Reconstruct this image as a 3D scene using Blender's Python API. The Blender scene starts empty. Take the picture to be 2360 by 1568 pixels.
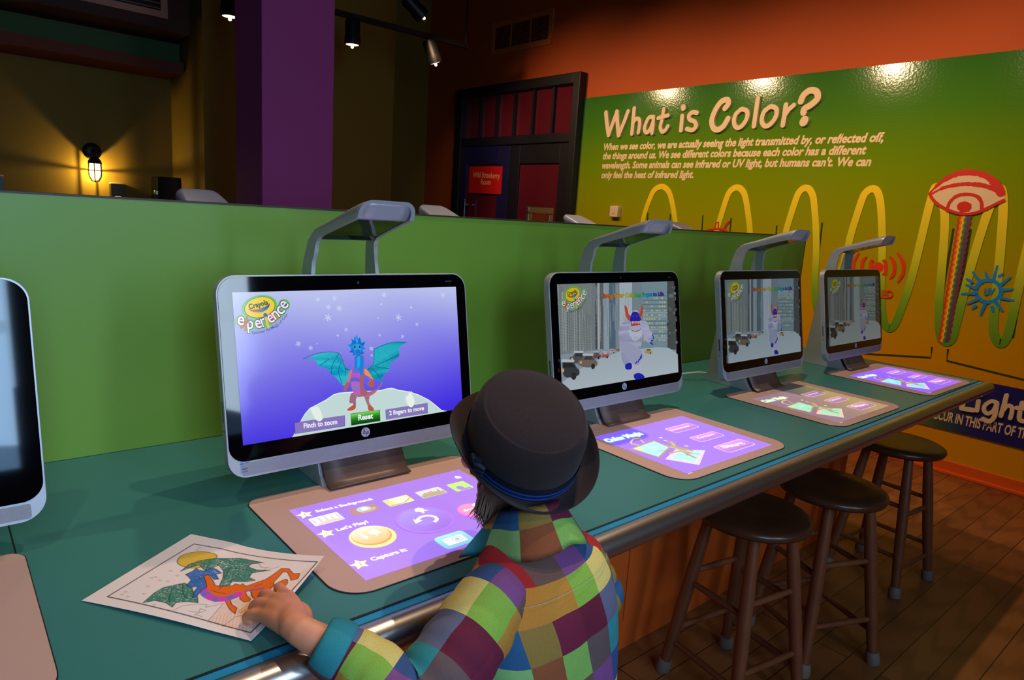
import bpy, bmesh, math, random
import numpy as np
from mathutils import Vector, Matrix
from mathutils.geometry import tessellate_polygon
random.seed(7)
SC = bpy.context.scene
COL = SC.collection
V = Vector
HC = 0.86                      # counter height above the floor
XW = 4.37                      # inner face of the right (mural) wall
YB = 6.23                      # inner face of the back wall

# ---------------------------------------------------------------- camera
FPX = 1564.95                  # focal length in pixels of the 2360-wide frame
CAM = V((-0.4243, -1.11157, 0.57890 + HC))
RT = V((0.759681, -0.647011, 0.065278))
UP = V((0.071355, 0.182712, 0.980574))
FW = V((0.646369, 0.740266, -0.184971))
cd = bpy.data.cameras.new('camera'); co = bpy.data.objects.new('camera', cd); COL.objects.link(co)
cd.sensor_width = 36.0; cd.lens = FPX / 2360 * 36.0
cd.clip_start = 0.02; cd.clip_end = 60
co.matrix_world = Matrix(((RT.x, UP.x, -FW.x, CAM.x), (RT.y, UP.y, -FW.y, CAM.y), (RT.z, UP.z, -FW.z, CAM.z), (0, 0, 0, 1)))
SC.camera = co

# ---------------------------------------------------------------- world, exposure
w = bpy.data.worlds.new('world'); SC.world = w; w.use_nodes = True
w.node_tree.nodes['Background'].inputs[0].default_value = (0.9, 0.75, 0.6, 1)
w.node_tree.nodes['Background'].inputs[1].default_value = 0.0
vs = SC.view_settings
vs.view_transform = 'Standard'; vs.look = 'None'; vs.exposure = 0.0; vs.gamma = 1.0; vs.use_curve_mapping = False

# ---------------------------------------------------------------- lights
def spot(name, loc, target, power, color, size_deg, blend=0.5, radius=0.03):
    l = bpy.data.lights.new(name, 'SPOT'); l.energy = power; l.color = color
    l.spot_size = math.radians(size_deg); l.spot_blend = blend; l.shadow_soft_size = radius
    o = bpy.data.objects.new(name, l); COL.objects.link(o); o.location = loc
    o.rotation_euler = (V(target) - V(loc)).to_track_quat('-Z', 'Y').to_euler(); return o
def area(name, loc, target, power, color, sx, sy, spread=180):
    l = bpy.data.lights.new(name, 'AREA'); l.energy = power; l.color = color; l.shape = 'RECTANGLE'; l.size = sx; l.size_y = sy; l.spread = math.radians(spread)
    o = bpy.data.objects.new(name, l); COL.objects.link(o); o.location = loc
    o.rotation_euler = (V(target) - V(loc)).to_track_quat('-Z', 'Y').to_euler(); return o
WARM = (1.0, 0.635, 0.345)
# daylight through the tall windows in the rear wall
area('daylight_window_light', (-0.57, -3.22, HC + 1.15), (-0.75, 0.5, HC - 0.2), 22, (0.42, 0.68, 1.0), 0.95, 1.8, 110)
area('daylight_window_light', (1.05, -3.22, HC + 1.15), (0.55, 0.5, HC - 0.2), 11, (0.62, 0.80, 1.0), 0.38, 1.8, 110)
# track spots washing the mural
for x, y, p in ((2.74, 3.86, 62), (2.76, 2.70, 62), (2.72, 1.50, 66), (2.70, 0.30, 66)):
    spot('mural_spot_light', (x + .03, y, HC + 2.02), (XW, y - 0.25, HC + 0.70), p * 1.08, WARM, 112, 0.9, 0.045)
spot('door_spot_light', (3.10, 4.1, HC + 1.80), (XW, 4.95, HC + 0.95), 16, (1.0, 0.80, 0.66), 62, 0.8, 0.03)
# track spots over the counter
spot('counter_spot_light', (1.52, 0.30, HC + 2.45), (1.52, -0.1, HC), 118, (1.0, 0.76, 0.52), 88, 0.6, 0.022)
spot('counter_spot_light', (0.62, -0.45, HC + 2.45), (0.2, -0.35, HC), 62, (1.0, 0.72, 0.46), 62, 0.7, 0.022)
spot('counter_spot_light', (-0.75, -0.55, HC + 2.45), (-0.5, -0.3, HC), 34, (1.0, 0.74, 0.55), 64, 0.8, 0.03)
for x in (0.35, 1.95): spot('far_counter_spot_light', (x, 1.75, HC + 2.45), (x + .1, 1.0, HC), 26, (1.0, 0.76, 0.62), 60, 0.8, 0.03)
spot('counter_spot_light', (2.75, 0.9, HC + 2.45), (2.4, 0.1, HC), 20, (1.0, 0.72, 0.42), 70, 0.7, 0.03)

# ---------------------------------------------------------------- helpers
def lin(c):
    return tuple((x / 12.92 if x <= 0.04045 else ((x + 0.055) / 1.055) ** 2.4) for x in (v / 255.0 for v in c))
def ray(px, py):
    return RT * ((px - 1180) / FPX) - UP * ((py - 784) / FPX) + FW
_M = {}
def mat(name, rgb, rough=0.5, metal=0.0, spec=0.5, bump=None, var=None, coat=0.0, emit=None, estr=0.0, sheen=0.0):
    """principled material; rgb is sRGB 0-255; bump=(scale,strength); var=(scale,amount) value noise"""
    if name in _M: return _M[name]
    m = bpy.data.materials.new(name); m.use_nodes = True; nt = m.node_tree; b = nt.nodes['Principled BSDF']
    c = lin(rgb)
    b.inputs['Base Color'].default_value = (*c, 1); b.inputs['Roughness'].default_value = rough
    b.inputs['Metallic'].default_value = metal; b.inputs['Specular IOR Level'].default_value = spec
    b.inputs['Coat Weight'].default_value = coat; b.inputs['Coat Roughness'].default_value = 0.12
    if sheen: b.inputs['Sheen Weight'].default_value = sheen
    tc = nt.nodes.new('ShaderNodeTexCoord')
    if var:
        n = nt.nodes.new('ShaderNodeTexNoise'); n.inputs['Scale'].default_value = var[0]; n.inputs['Detail'].default_value = 5
        nt.links.new(tc.outputs['Object'], n.inputs['Vector'])
        mx = nt.nodes.new('ShaderNodeMix'); mx.data_type = 'RGBA'
        mx.inputs['A'].default_value = (*[x * (1 - var[1]) for x in c], 1); mx.inputs['B'].default_value = (*[min(1, x * (1 + var[1])) for x in c], 1)
        nt.links.new(n.outputs['Fac'], mx.inputs['Factor']); nt.links.new(mx.outputs['Result'], b.inputs['Base Color'])
    if bump:
        n = nt.nodes.new('ShaderNodeTexNoise'); n.inputs['Scale'].default_value = bump[0]; n.inputs['Detail'].default_value = 3
        nt.links.new(tc.outputs['Object'], n.inputs['Vector'])
        bp = nt.nodes.new('ShaderNodeBump'); bp.inputs['Strength'].default_value = bump[1]; bp.inputs['Distance'].default_value = 0.002
        nt.links.new(n.outputs['Fac'], bp.inputs['Height']); nt.links.new(bp.outputs['Normal'], b.inputs['Normal'])
    if emit:
        b.inputs['Emission Color'].default_value = (*lin(emit), 1); b.inputs['Emission Strength'].default_value = estr
    _M[name] = m; return m
def colmat(name, mode, strength=1.0, rough=0.5, spec=0.5, base=(0, 0, 0), bump=None):
    """material driven by the 'Col' attribute: mode 'screen' gives off light, 'print' is pigment"""
    if name in _M: return _M[name]
    m = bpy.data.materials.new(name); m.use_nodes = True; nt = m.node_tree; b = nt.nodes['Principled BSDF']
    a = nt.nodes.new('ShaderNodeAttribute'); a.attribute_name = 'Col'
    b.inputs['Roughness'].default_value = rough; b.inputs['Specular IOR Level'].default_value = spec
    if mode == 'screen':
        b.inputs['Base Color'].default_value = (*lin(base), 1)
        nt.links.new(a.outputs['Color'], b.inputs['Emission Color']); b.inputs['Emission Strength'].default_value = strength
    else:
        nt.links.new(a.outputs['Color'], b.inputs['Base Color'])
    if bump:
        tc = nt.nodes.new('ShaderNodeTexCoord')
        n = nt.nodes.new('ShaderNodeTexNoise'); n.inputs['Scale'].default_value = bump[0]
        nt.links.new(tc.outputs['Object'], n.inputs['Vector'])
        bp = nt.nodes.new('ShaderNodeBump'); bp.inputs['Strength'].default_value = bump[1]; bp.inputs['Distance'].default_value = 0.002
        nt.links.new(n.outputs['Fac'], bp.inputs['Height']); nt.links.new(bp.outputs['Normal'], b.inputs['Normal'])
    _M[name] = m; return m

def ramp(rp, stops):
    e = rp.color_ramp.elements; e.remove(e[1]); e[0].position = stops[0][0]; e[0].color = (*lin(stops[0][1]), 1)
    for p, c in stops[1:]:
        el = e.new(p); el.color = (*lin(c), 1)
def empty(name, loc=(0, 0, 0), label=None, cat=None, group=None, rotz=0):
    o = bpy.data.objects.new(name, None); COL.objects.link(o); o.location = loc; o.rotation_euler = (0, 0, rotz)
    o.empty_display_size = 0.1
    return tag(o, label, cat, group)
def tag(o, label=None, cat=None, group=None, kind=None):
    if label: o['label'] = label
    if cat: o['category'] = cat
    if group: o['group'] = group
    if kind: o['kind'] = kind
    return o

class MB:
    """mesh builder: gathers shapes, links them as one object"""
    def __init__(s): s.v = []; s.f = []; s.uv = {}; s.mi = []
    def add(s, vs, fs, uvs=None):
        o = len(s.v); s.v += [tuple(p) for p in vs]
        for f in fs: s.f.append([o + i for i in f])
        if uvs:
            for i, u in enumerate(uvs): s.uv[o + i] = u
        return s
    def box(s, c, d, rot=None):
        c = V(c); hx, hy, hz = d[0] / 2, d[1] / 2, d[2] / 2
        vs = [V((x, y, z)) for x in (-hx, hx) for y in (-hy, hy) for z in (-hz, hz)]
        if rot is not None: vs = [rot @ p for p in vs]
        return s.add([c + p for p in vs], [(0, 1, 3, 2), (4, 6, 7, 5), (0, 4, 5, 1), (2, 3, 7, 6), (0, 2, 6, 4), (1, 5, 7, 3)])
    def bx(s, x0, x1, y0, y1, z0, z1):
        return s.box(((x0 + x1) / 2, (y0 + y1) / 2, (z0 + z1) / 2), (x1 - x0, y1 - y0, z1 - z0))
    def loft(s, rings, closed=True, cap=True, uvs=None):
        n = len(rings[0]); vs = [p for r in rings for p in r]; fs = []
        m = n if closed else n - 1
        for i in range(len(rings) - 1):
            for j in range(m):
                k = (j + 1) % n
                fs.append((i * n + j, i * n + k, (i + 1) * n + k, (i + 1) * n + j))
        if cap and closed:
            fs.append(tuple(range(n - 1, -1, -1))); fs.append(tuple((len(rings) - 1) * n + j for j in range(n)))
        u = [q for r in uvs for q in r] if uvs else None
        return s.add(vs, fs, u)
    def tube(s, pts, r, n=12, cap=True):
        pts = [V(p) for p in pts]
        rs = r if isinstance(r, (list, tuple)) else [r] * len(pts)
        rings = []; ref = None
        for i, p in enumerate(pts):
            t = (pts[min(i + 1, len(pts) - 1)] - pts[max(i - 1, 0)])
            if t.length < 1e-9: t = V((0, 0, 1))
            t.normalize()
            if ref is None:
                ref = V((0, 0, 1)) if abs(t.z) < 0.9 else V((1, 0, 0))
            a = ref - t * ref.dot(t)
            if a.length < 1e-6: a = t.orthogonal()
            a.normalize(); b = t.cross(a); ref = a
            rings.append([p + (a * math.cos(2 * math.pi * k / n) + b * math.sin(2 * math.pi * k / n)) * rs[i] for k in range(n)])
        return s.loft(rings, True, cap)
    def lathe(s, prof, n=32, o=(0, 0, 0), ax=None, sx=1, sy=1, cap=True):
        """prof: (radius, height) list; ax: (x,y,z) frame vectors"""
        o = V(o); X, Y, Z = ax or (V((1, 0, 0)), V((0, 1, 0)), V((0, 0, 1)))
        rings = [[o + X * (r * sx * math.cos(2 * math.pi * k / n)) + Y * (r * sy * math.sin(2 * math.pi * k / n)) + Z * h for k in range(n)] for r, h in prof]
        return s.loft(rings, True, cap)
    def prism(s, pts, f, c0, c1):
        """pts: 2D outline, f(u,v,c) -> 3D point"""
        n = len(pts); a = [f(u, v, c0) for u, v in pts]; b = [f(u, v, c1) for u, v in pts]
        fs = [(i, (i + 1) % n, n + (i + 1) % n, n + i) for i in range(n)]
        tri = tessellate_polygon([[V((u, v, 0)) for u, v in pts]])
        for t in tri: fs.append(tuple(reversed(t))); fs.append(tuple(n + i for i in t))
        return s.add(a + b, fs)
    def build(s, name, m, parent=None, smooth=True, ang=38, bevel=0, seg=2, solid=0, sub=0, loc=None):
        me = bpy.data.meshes.new(name); me.from_pydata(s.v, [], s.f)
        bm = bmesh.new(); bm.from_mesh(me); bmesh.ops.recalc_face_normals(bm, faces=bm.faces); bm.to_mesh(me); bm.free()
        if s.uv:
            ul = me.uv_layers.new(name='UVMap')
            for l in me.loops: ul.data[l.index].uv = s.uv.get(l.vertex_index, (0, 0))
        me.materials.append(m)
        if smooth:
            for p in me.polygons: p.use_smooth = True
            if ang: me.set_sharp_from_angle(angle=math.radians(ang))
        o = bpy.data.objects.new(name, me); COL.objects.link(o)
        if parent: o.parent = parent
        if loc: o.location = loc
        if solid:
            md = o.modifiers.new('solid', 'SOLIDIFY'); md.thickness = solid; md.offset = -1
        if bevel:
            md = o.modifiers.new('bevel', 'BEVEL'); md.width = bevel; md.segments = seg; md.limit_method = 'ANGLE'; md.angle_limit = math.radians(35)
        if sub:
            md = o.modifiers.new('sub', 'SUBSURF'); md.levels = sub; md.render_levels = sub
        return o

def rrect(x0, x1, y0, y1, r, n=6):
    """rounded rectangle outline; r = radius or (bl, br, tr, tl)"""
    if not isinstance(r, (list, tuple)): r = (r,) * 4
    out = []
    for (cx, cy, a0, k) in ((x0 + r[0], y0 + r[0], 180, 0), (x1 - r[1], y0 + r[1], 270, 1), (x1 - r[2], y1 - r[2], 0, 2), (x0 + r[3], y1 - r[3], 90, 3)):
        for i in range(n + 1):
            a = math.radians(a0 + 90 * i / n); out.append((cx + r[k] * math.cos(a), cy + r[k] * math.sin(a)))
    return out
def catmull(pts, n=8, closed=False):
    pts = [tuple(p) for p in pts]; N = len(pts); out = []
    rng = range(N) if closed else range(N - 1)
    for i in rng:
        if closed: p = [pts[(i + k) % N] for k in (-1, 0, 1, 2)]
        else: p = [pts[max(i - 1, 0)], pts[i], pts[i + 1], pts[min(i + 2, N - 1)]]
        for j in range(n):
            t = j / n
            out.append(tuple(0.5 * (2 * p[1][d] + (p[2][d] - p[0][d]) * t + (2 * p[0][d] - 5 * p[1][d] + 4 * p[2][d] - p[3][d]) * t * t
                                    + (3 * p[1][d] - p[0][d] - 3 * p[2][d] + p[3][d]) * t ** 3) for d in range(len(p[0]))))
    if not closed: out.append(pts[-1])
    return out

_TX = {}
def text_mesh(body, bold=0.0, shear=0.0):
    key = (body, bold, shear)
    if key not in _TX:
        cu = bpy.data.curves.new('lettering', 'FONT'); cu.body = body; cu.size = 1; cu.offset = bold; cu.shear = shear; cu.resolution_u = 3
        ob = bpy.data.objects.new('lettering', cu)
        me = bpy.data.meshes.new_from_object(ob)
        vs = [(v.co.x, v.co.y) for v in me.vertices]; fs = [tuple(p.vertices) for p in me.polygons]
        bpy.data.objects.remove(ob); bpy.data.curves.remove(cu); bpy.data.meshes.remove(me)
        _TX[key] = (vs, fs)
    return _TX[key]

class Art:
    """flat artwork on a plane: coloured shapes in thin layers, one mesh. o,U,N: plane origin and unit axes in world; local frame root"""
    def __init__(s, o, U, W, N, eps=4e-5, root=(0, 0, 0)):
        s.o, s.U, s.W, s.N, s.eps, s.root = V(o), V(U), V(W), V(N), eps, V(root)
        s.v = []; s.f = []; s.c = []; s.L = 0; s.gain = 1.0; s.tint = None
    def at(s, x, y, z=None):
        """photo pixel -> plane coordinates; z=(x0,y0,k) is a zoomed crop"""
        if z: x, y = z[0] + x * z[2], z[1] + y * z[2]
        d = ray(x, y); t = (s.o - CAM).dot(s.N) / d.dot(s.N); p = CAM + d * t - s.o
        return (p.dot(s.U), p.dot(s.W))
    def P(s, pts, z=None): return [s.at(x, y, z) for x, y in pts]
    def raw(s, pts, faces, c, up=True):
        if up: s.L += 1
        o = len(s.v)
        for (u, v) in pts:
            s.v.append(s.o + s.U * u + s.W * v + s.N * (s.L * s.eps) - s.root)
            k = c(u, v) if callable(c) else c
            k = lin(k)
            if s.tint: k = tuple(a * b + d for a, b, d in zip(k, *s.tint))
            s.c.append((k[0] * s.gain, k[1] * s.gain, k[2] * s.gain, 1))
        for f in faces: s.f.append([o + i for i in f])
        return s
    def poly(s, pts, c, up=True):
        try: tri = tessellate_polygon([[V((u, v, 0)) for u, v in pts]])
        except Exception: return s
        return s.raw(pts, tri, c, up)
    def smooth(s, pts, c, n=5, up=True): return s.poly(catmull(pts, n, True), c, up)
    def grid(s, x0, x1, y0, y1, nx, ny, c, up=True):
        pts = [(x0 + (x1 - x0) * i / nx, y0 + (y1 - y0) * j / ny) for j in range(ny + 1) for i in range(nx + 1)]
        fs = [(j * (nx + 1) + i, j * (nx + 1) + i + 1, (j + 1) * (nx + 1) + i + 1, (j + 1) * (nx + 1) + i) for j in range(ny) for i in range(nx)]
        return s.raw(pts, fs, c, up)
    def rect(s, x0, x1, y0, y1, c, r=0, up=True):
        return s.poly(rrect(x0, x1, y0, y1, r) if r else [(x0, y0), (x1, y0), (x1, y1), (x0, y1)], c, up)
    def stroke(s, pts, wd, c, up=True, sm=0, closed=False, caps=True):
        if sm: pts = catmull(pts, sm, closed)
        if closed: pts = list(pts) + [pts[0]]
        if up: s.L += 1
        ws = wd if isinstance(wd, (list, tuple)) else None
        N = len(pts)
        def W(i): 
            if ws: 
                t = i / max(1, N - 1) * (len(ws) - 1); k = min(int(t), len(ws) - 2); return (ws[k] + (ws[k + 1] - ws[k]) * (t - k)) / 2
            return wd / 2
        vs = []; fs = []
        for i, (x, y) in enumerate(pts):
            a = pts[max(i - 1, 0)]; b = pts[min(i + 1, N - 1)]
            if closed and i in (0, N - 1): a, b = pts[-2], pts[1]
            dx, dy = b[0] - a[0], b[1] - a[1]; l = math.hypot(dx, dy) or 1
            nx, ny = -dy / l * W(i), dx / l * W(i)
            vs += [(x + nx, y + ny), (x - nx, y - ny)]
            if i: fs.append((2 * i - 2, 2 * i - 1, 2 * i + 1, 2 * i))
        s.raw(vs, fs, c, False)
        if caps and not closed:
            s.L += .5
            s.disc(*pts[0], W(0), c, 10, False); s.disc(*pts[-1], W(N - 1), c, 10, False)
        return s
    def disc(s, x, y, r, c, n=24, up=True, ry=None, rot=0):
        ry = ry or r; ca, sa = math.cos(rot), math.sin(rot)
        pts = []
        for k in range(n):
            a = 2 * math.pi * k / n; px, py = r * math.cos(a), ry * math.sin(a); pts.append((x + px * ca - py * sa, y + px * sa + py * ca))
        return s.raw(pts, [tuple(range(n))], c, up)
    def star(s, x, y, r, c, n=5, k=0.45, rot=math.pi / 2, up=True):
        return s.poly([(x + (r if i % 2 == 0 else r * k) * math.cos(rot + math.pi * i / n), y + (r if i % 2 == 0 else r * k) * math.sin(rot + math.pi * i / n)) for i in range(2 * n)], c, up)
    def flake(s, x, y, r, c):
        s.L += 1
        for k in range(3):
            a = k * math.pi / 3 + 0.3; dx, dy = r * math.cos(a), r * math.sin(a)
            s.stroke([(x - dx, y - dy), (x + dx, y + dy)], r * 0.34, c, False, caps=False)
    def text(s, body, p0, p1, h, c, bold=0.02, shear=0.0, up=True, curve=0.0, outline=None):
        """body fitted between baseline points p0,p1 (plane coords) with capital height h"""
        if outline: s.text(body, p0, p1, h, outline[0], bold + outline[1], shear, True, curve)
        vs, fs = text_mesh(body, bold, shear)
        if not vs: return s
        x0 = min(v[0] for v in vs); x1 = max(v[0] for v in vs)
        dx, dy = p1[0] - p0[0], p1[1] - p0[1]; l = math.hypot(dx, dy); ca, sa = dx / l, dy / l
        kx = l / (x1 - x0); ky = h / 0.73; out = []
        for (x, y) in vs:
            X, Y = (x - x0) * kx, y * ky; t = X / l
            Y += curve * 4 * t * (t - 1); 
            out.append((p0[0] + X * ca - Y * sa, p0[1] + X * sa + Y * ca))
        return s.raw(out, fs, c, up)
    def build(s, name, m, parent=None, extrude=0):
        me = bpy.data.meshes.new(name); me.from_pydata([tuple(p) for p in s.v], [], s.f)
        # every face looks along +N
        Nv = s.N
        bm = bmesh.new(); bm.from_mesh(me)
        for f in bm.faces:
            f.normal_update()
            if f.normal.dot(Nv) < 0: f.normal_flip()
        bm.to_mesh(me); bm.free()
        ca = me.color_attributes.new('Col', 'FLOAT_COLOR', 'POINT')
        ca.data.foreach_set('color', np.array(s.c, dtype=np.float32).ravel())
        me.materials.append(m)
        o = bpy.data.objects.new(name, me); COL.objects.link(o)
        if parent: o.parent = parent
        return o
# ================================================================ ROOM SHELL
def nodes_mat(name, build):
    m = bpy.data.materials.new(name); m.use_nodes = True; build(m.node_tree, m.node_tree.nodes['Principled BSDF']); return m
def floor_nodes(nt, b):
    L = nt.links.new
    tc = nt.nodes.new('ShaderNodeTexCoord')
    br = nt.nodes.new('ShaderNodeTexBrick'); br.inputs['Scale'].default_value = 1.0
    br.inputs['Brick Width'].default_value = 1.9; br.inputs['Row Height'].default_value = 0.108; br.inputs['Mortar Size'].default_value = 0.0018; br.inputs['Mortar Smooth'].default_value = 0.1; br.squash = 1.0
    br.inputs['Color1'].default_value = (*lin((150, 92, 46)), 1); br.inputs['Color2'].default_value = (*lin((124, 74, 36)), 1); br.inputs['Mortar'].default_value = (*lin((40, 22, 10)), 1)
    br.offset = 0.37
    L(tc.outputs['Object'], br.inputs['Vector'])
    mp = nt.nodes.new('ShaderNodeMapping'); mp.inputs['Scale'].default_value = (0.5, 6, 1); L(tc.outputs['Object'], mp.inputs['Vector'])
    wv = nt.nodes.new('ShaderNodeTexWave'); wv.inputs['Scale'].default_value = 2.2; wv.inputs['Distortion'].default_value = 7; wv.inputs['Detail'].default_value = 3; wv.inputs['Detail Scale'].default_value = 0.8
    L(mp.outputs['Vector'], wv.inputs['Vector'])
    mx = nt.nodes.new('ShaderNodeMix'); mx.data_type = 'RGBA'; mx.blend_type = 'MULTIPLY'; mx.inputs['Factor'].default_value = 0.4
    rp = nt.nodes.new('ShaderNodeValToRGB'); rp.color_ramp.elements[0].color = (0.35, 0.28, 0.2, 1); rp.color_ramp.elements[1].color = (1, 1, 1, 1); rp.color_ramp.elements[1].position = 0.6
    L(wv.outputs['Fac'], rp.inputs['Fac']); L(br.outputs['Color'], mx.inputs['A']); L(rp.outputs['Color'], mx.inputs['B']); L(mx.outputs['Result'], b.inputs['Base Color'])
    b.inputs['Roughness'].default_value = 0.42
M_floor = nodes_mat('wood_floor', floor_nodes)
def mural_nodes(nt, b):
    L = nt.links.new
    tc = nt.nodes.new('ShaderNodeTexCoord'); sp = nt.nodes.new('ShaderNodeSeparateXYZ'); L(tc.outputs['Object'], sp.inputs[0])
    mr = nt.nodes.new('ShaderNodeMapRange'); mr.inputs['From Min'].default_value = HC - 0.8; mr.inputs['From Max'].default_value = HC + 1.7; L(sp.outputs['Z'], mr.inputs['Value'])
    rp = nt.nodes.new('ShaderNodeValToRGB'); ramp(rp, ((0.0, (218, 148, 11)), (0.24, (216, 148, 4)), (0.40, (186, 150, 2)), (0.58, (150, 154, 4)), (0.74, (113, 146, 13)), (0.88, (71, 126, 32)), (1.0, (49, 109, 41))))
    L(mr.outputs['Result'], rp.inputs['Fac']); L(rp.outputs['Color'], b.inputs['Base Color'])
    n = nt.nodes.new('ShaderNodeTexNoise'); n.inputs['Scale'].default_value = 75; n.inputs['Detail'].default_value = 2; L(tc.outputs['Object'], n.inputs['Vector'])
    bp = nt.nodes.new('ShaderNodeBump'); bp.inputs['Strength'].default_value = 0.32; bp.inputs['Distance'].default_value = 0.0018
    L(n.outputs['Fac'], bp.inputs['Height']); L(bp.outputs['Normal'], b.inputs['Normal'])
    b.inputs['Roughness'].default_value = 0.13; b.inputs['Specular IOR Level'].default_value = 0.5
M_mural = nodes_mat('mural_print', mural_nodes)
def band_nodes(nt, b):
    L = nt.links.new
    tc = nt.nodes.new('ShaderNodeTexCoord'); sp = nt.nodes.new('ShaderNodeSeparateXYZ'); L(tc.outputs['Object'], sp.inputs[0])
    mr = nt.nodes.new('ShaderNodeMapRange'); mr.inputs['From Min'].default_value = 0.55; mr.inputs['From Max'].default_value = -0.05; L(sp.outputs['Y'], mr.inputs['Value'])
    rp = nt.nodes.new('ShaderNodeValToRGB'); ramp(rp, ((0.0, (150, 150, 20)), (0.3, (96, 128, 26)), (0.55, (58, 84, 62)), (0.8, (34, 44, 104)), (1.0, (28, 32, 110))))
    L(mr.outputs['Result'], rp.inputs['Fac']); L(rp.outputs['Color'], b.inputs['Base Color']); b.inputs['Roughness'].default_value = 0.35
M_band = nodes_mat('banner_print', band_nodes)

M_olive = mat('olive_paint', (128, 100, 20), 0.75, bump=(180, 0.08))
M_orange = mat('orange_paint', (182, 76, 14), 0.72, bump=(180, 0.08))
M_dark = mat('dark_ceiling_paint', (46, 34, 26), 0.9)
M_rear = mat('rear_wall_paint', (120, 96, 60), 0.85)
M_purple = mat('purple_paint', (176, 64, 132), 0.75, bump=(180, 0.06))
M_black = mat('black_metal', (16, 15, 15), 0.45, 0.2)
M_baseb = mat('orange_baseboard', (226, 92, 16), 0.45)

def struct(name, mb, m, parent=None, **k):
    o = mb.build(name, m, parent, **k)
    if parent is None: o['kind'] = 'structure'
    return o
struct('floor', MB().bx(-4.2, XW + .1, -3.5, YB + .1, -0.1, 0), M_floor, smooth=False)
struct('ceiling', MB().bx(-4.3, XW + .2, -3.6, YB + .2, 4.6, 4.7), M_dark, smooth=False)
struct('wall_right', MB().bx(XW, XW + .1, -3.5, YB + .1, 0, 4.6), M_orange, smooth=False)
struct('wall_back', MB().bx(-4.3, XW + .1, YB, YB + .1, 0, 4.6), M_olive, smooth=False)
struct('wall_left', MB().bx(-4.3, -4.2, -3.5, YB + .1, 0, 4.6), M_rear, smooth=False)
# rear wall with two tall window openings
wz0, wz1 = HC + .15, HC + 2.6
rw_ = MB().bx(-4.2, -1.1, -3.5, -3.4, 0, 4.6).bx(-.04, .85, -3.5, -3.4, 0, 4.6).bx(1.25, XW + .1, -3.5, -3.4, 0, 4.6)
for x0, x1 in ((-1.1, -.04), (.85, 1.25)): rw_.bx(x0, x1, -3.5, -3.4, 0, wz0).bx(x0, x1, -3.5, -3.4, wz1, 4.6)
struct('wall_rear', rw_, M_rear, smooth=False)
for i, (x0, x1, nb) in enumerate(((-1.1, -.04, 2), (.85, 1.25, 1))):
    win = empty('window_%d' % (i + 1), ((x0 + x1) / 2, -3.42, wz0)); win['kind'] = 'structure'
    fr = MB(); hw = (x1 - x0) / 2; hh = wz1 - wz0
    for k in range(nb + 1): x = -hw + .03 + (2 * hw - .06) * k / nb; fr.bx(x - .03, x + .03, -.04, .05, 0, hh)
    for z in (.03, hh * .36, hh * .68, hh - .03): fr.bx(-hw, hw, -.035, .045, z - .03, z + .03)
    fr.build('window_frame', mat('window_frame_paint', (40, 46, 52), .5), win, smooth=False)
    MB().bx(-hw, hw, -.075, -.07, 0, hh).build('window_pane', mat('daylight_pane' if i == 0 else 'dim_daylight_pane', (20, 20, 20), .2, emit=(150, 200, 255), estr=(5.0, .9)[i]), win, smooth=False)  # second pane glows weaker to keep its reflection in the bezel low
# back-left soffit, duct boxes and the projecting wall block
struct('trim_1', MB().bx(1.458, 3.3, 5.227, YB, 0, 4.6), M_olive, smooth=False)
struct('trim_2', MB().bx(-4.2, 1.38, 5.3, YB, HC + 1.86, 4.6), mat('duct_paint', (70, 44, 34), .85), smooth=False)
struct('trim_3', MB().bx(-4.2, 1.44, 5.83, YB, HC + 1.69, HC + 1.86), mat('green_beam_paint', (66, 92, 52), .8), smooth=False)
struct('trim_4', MB().bx(-4.2, 1.44, 5.72, YB, HC + 1.60, HC + 1.69), mat('red_beam_paint', (116, 54, 34), .8), smooth=False)
col_o = struct('trim_5', MB().bx(1.0455, 1.4703, 2.8, 3.2256, 0, 4.6), M_purple, smooth=False, bevel=.006)
# baseboard with shoe moulding
bb = MB().bx(XW - .018, XW, -3.4, 3.53, 0, .085); bb.bx(XW - .032, XW, -3.4, 3.53, 0, .022)
struct('baseboard_right', bb, M_baseb, smooth=False, bevel=.004)

# ---------------------------------------------------------------- mural
mural = empty('wall_mural', (XW - .004, 1.0, HC), 'large glossy wall mural fading green to amber headed What is Color?', 'mural')
MR = V((XW - .004, 1.0, HC))
MB().bx(-.004, .004, -4.35, 2.567, -.775, 1.668).build('mural_panel', M_mural, mural, smooth=False)
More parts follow.
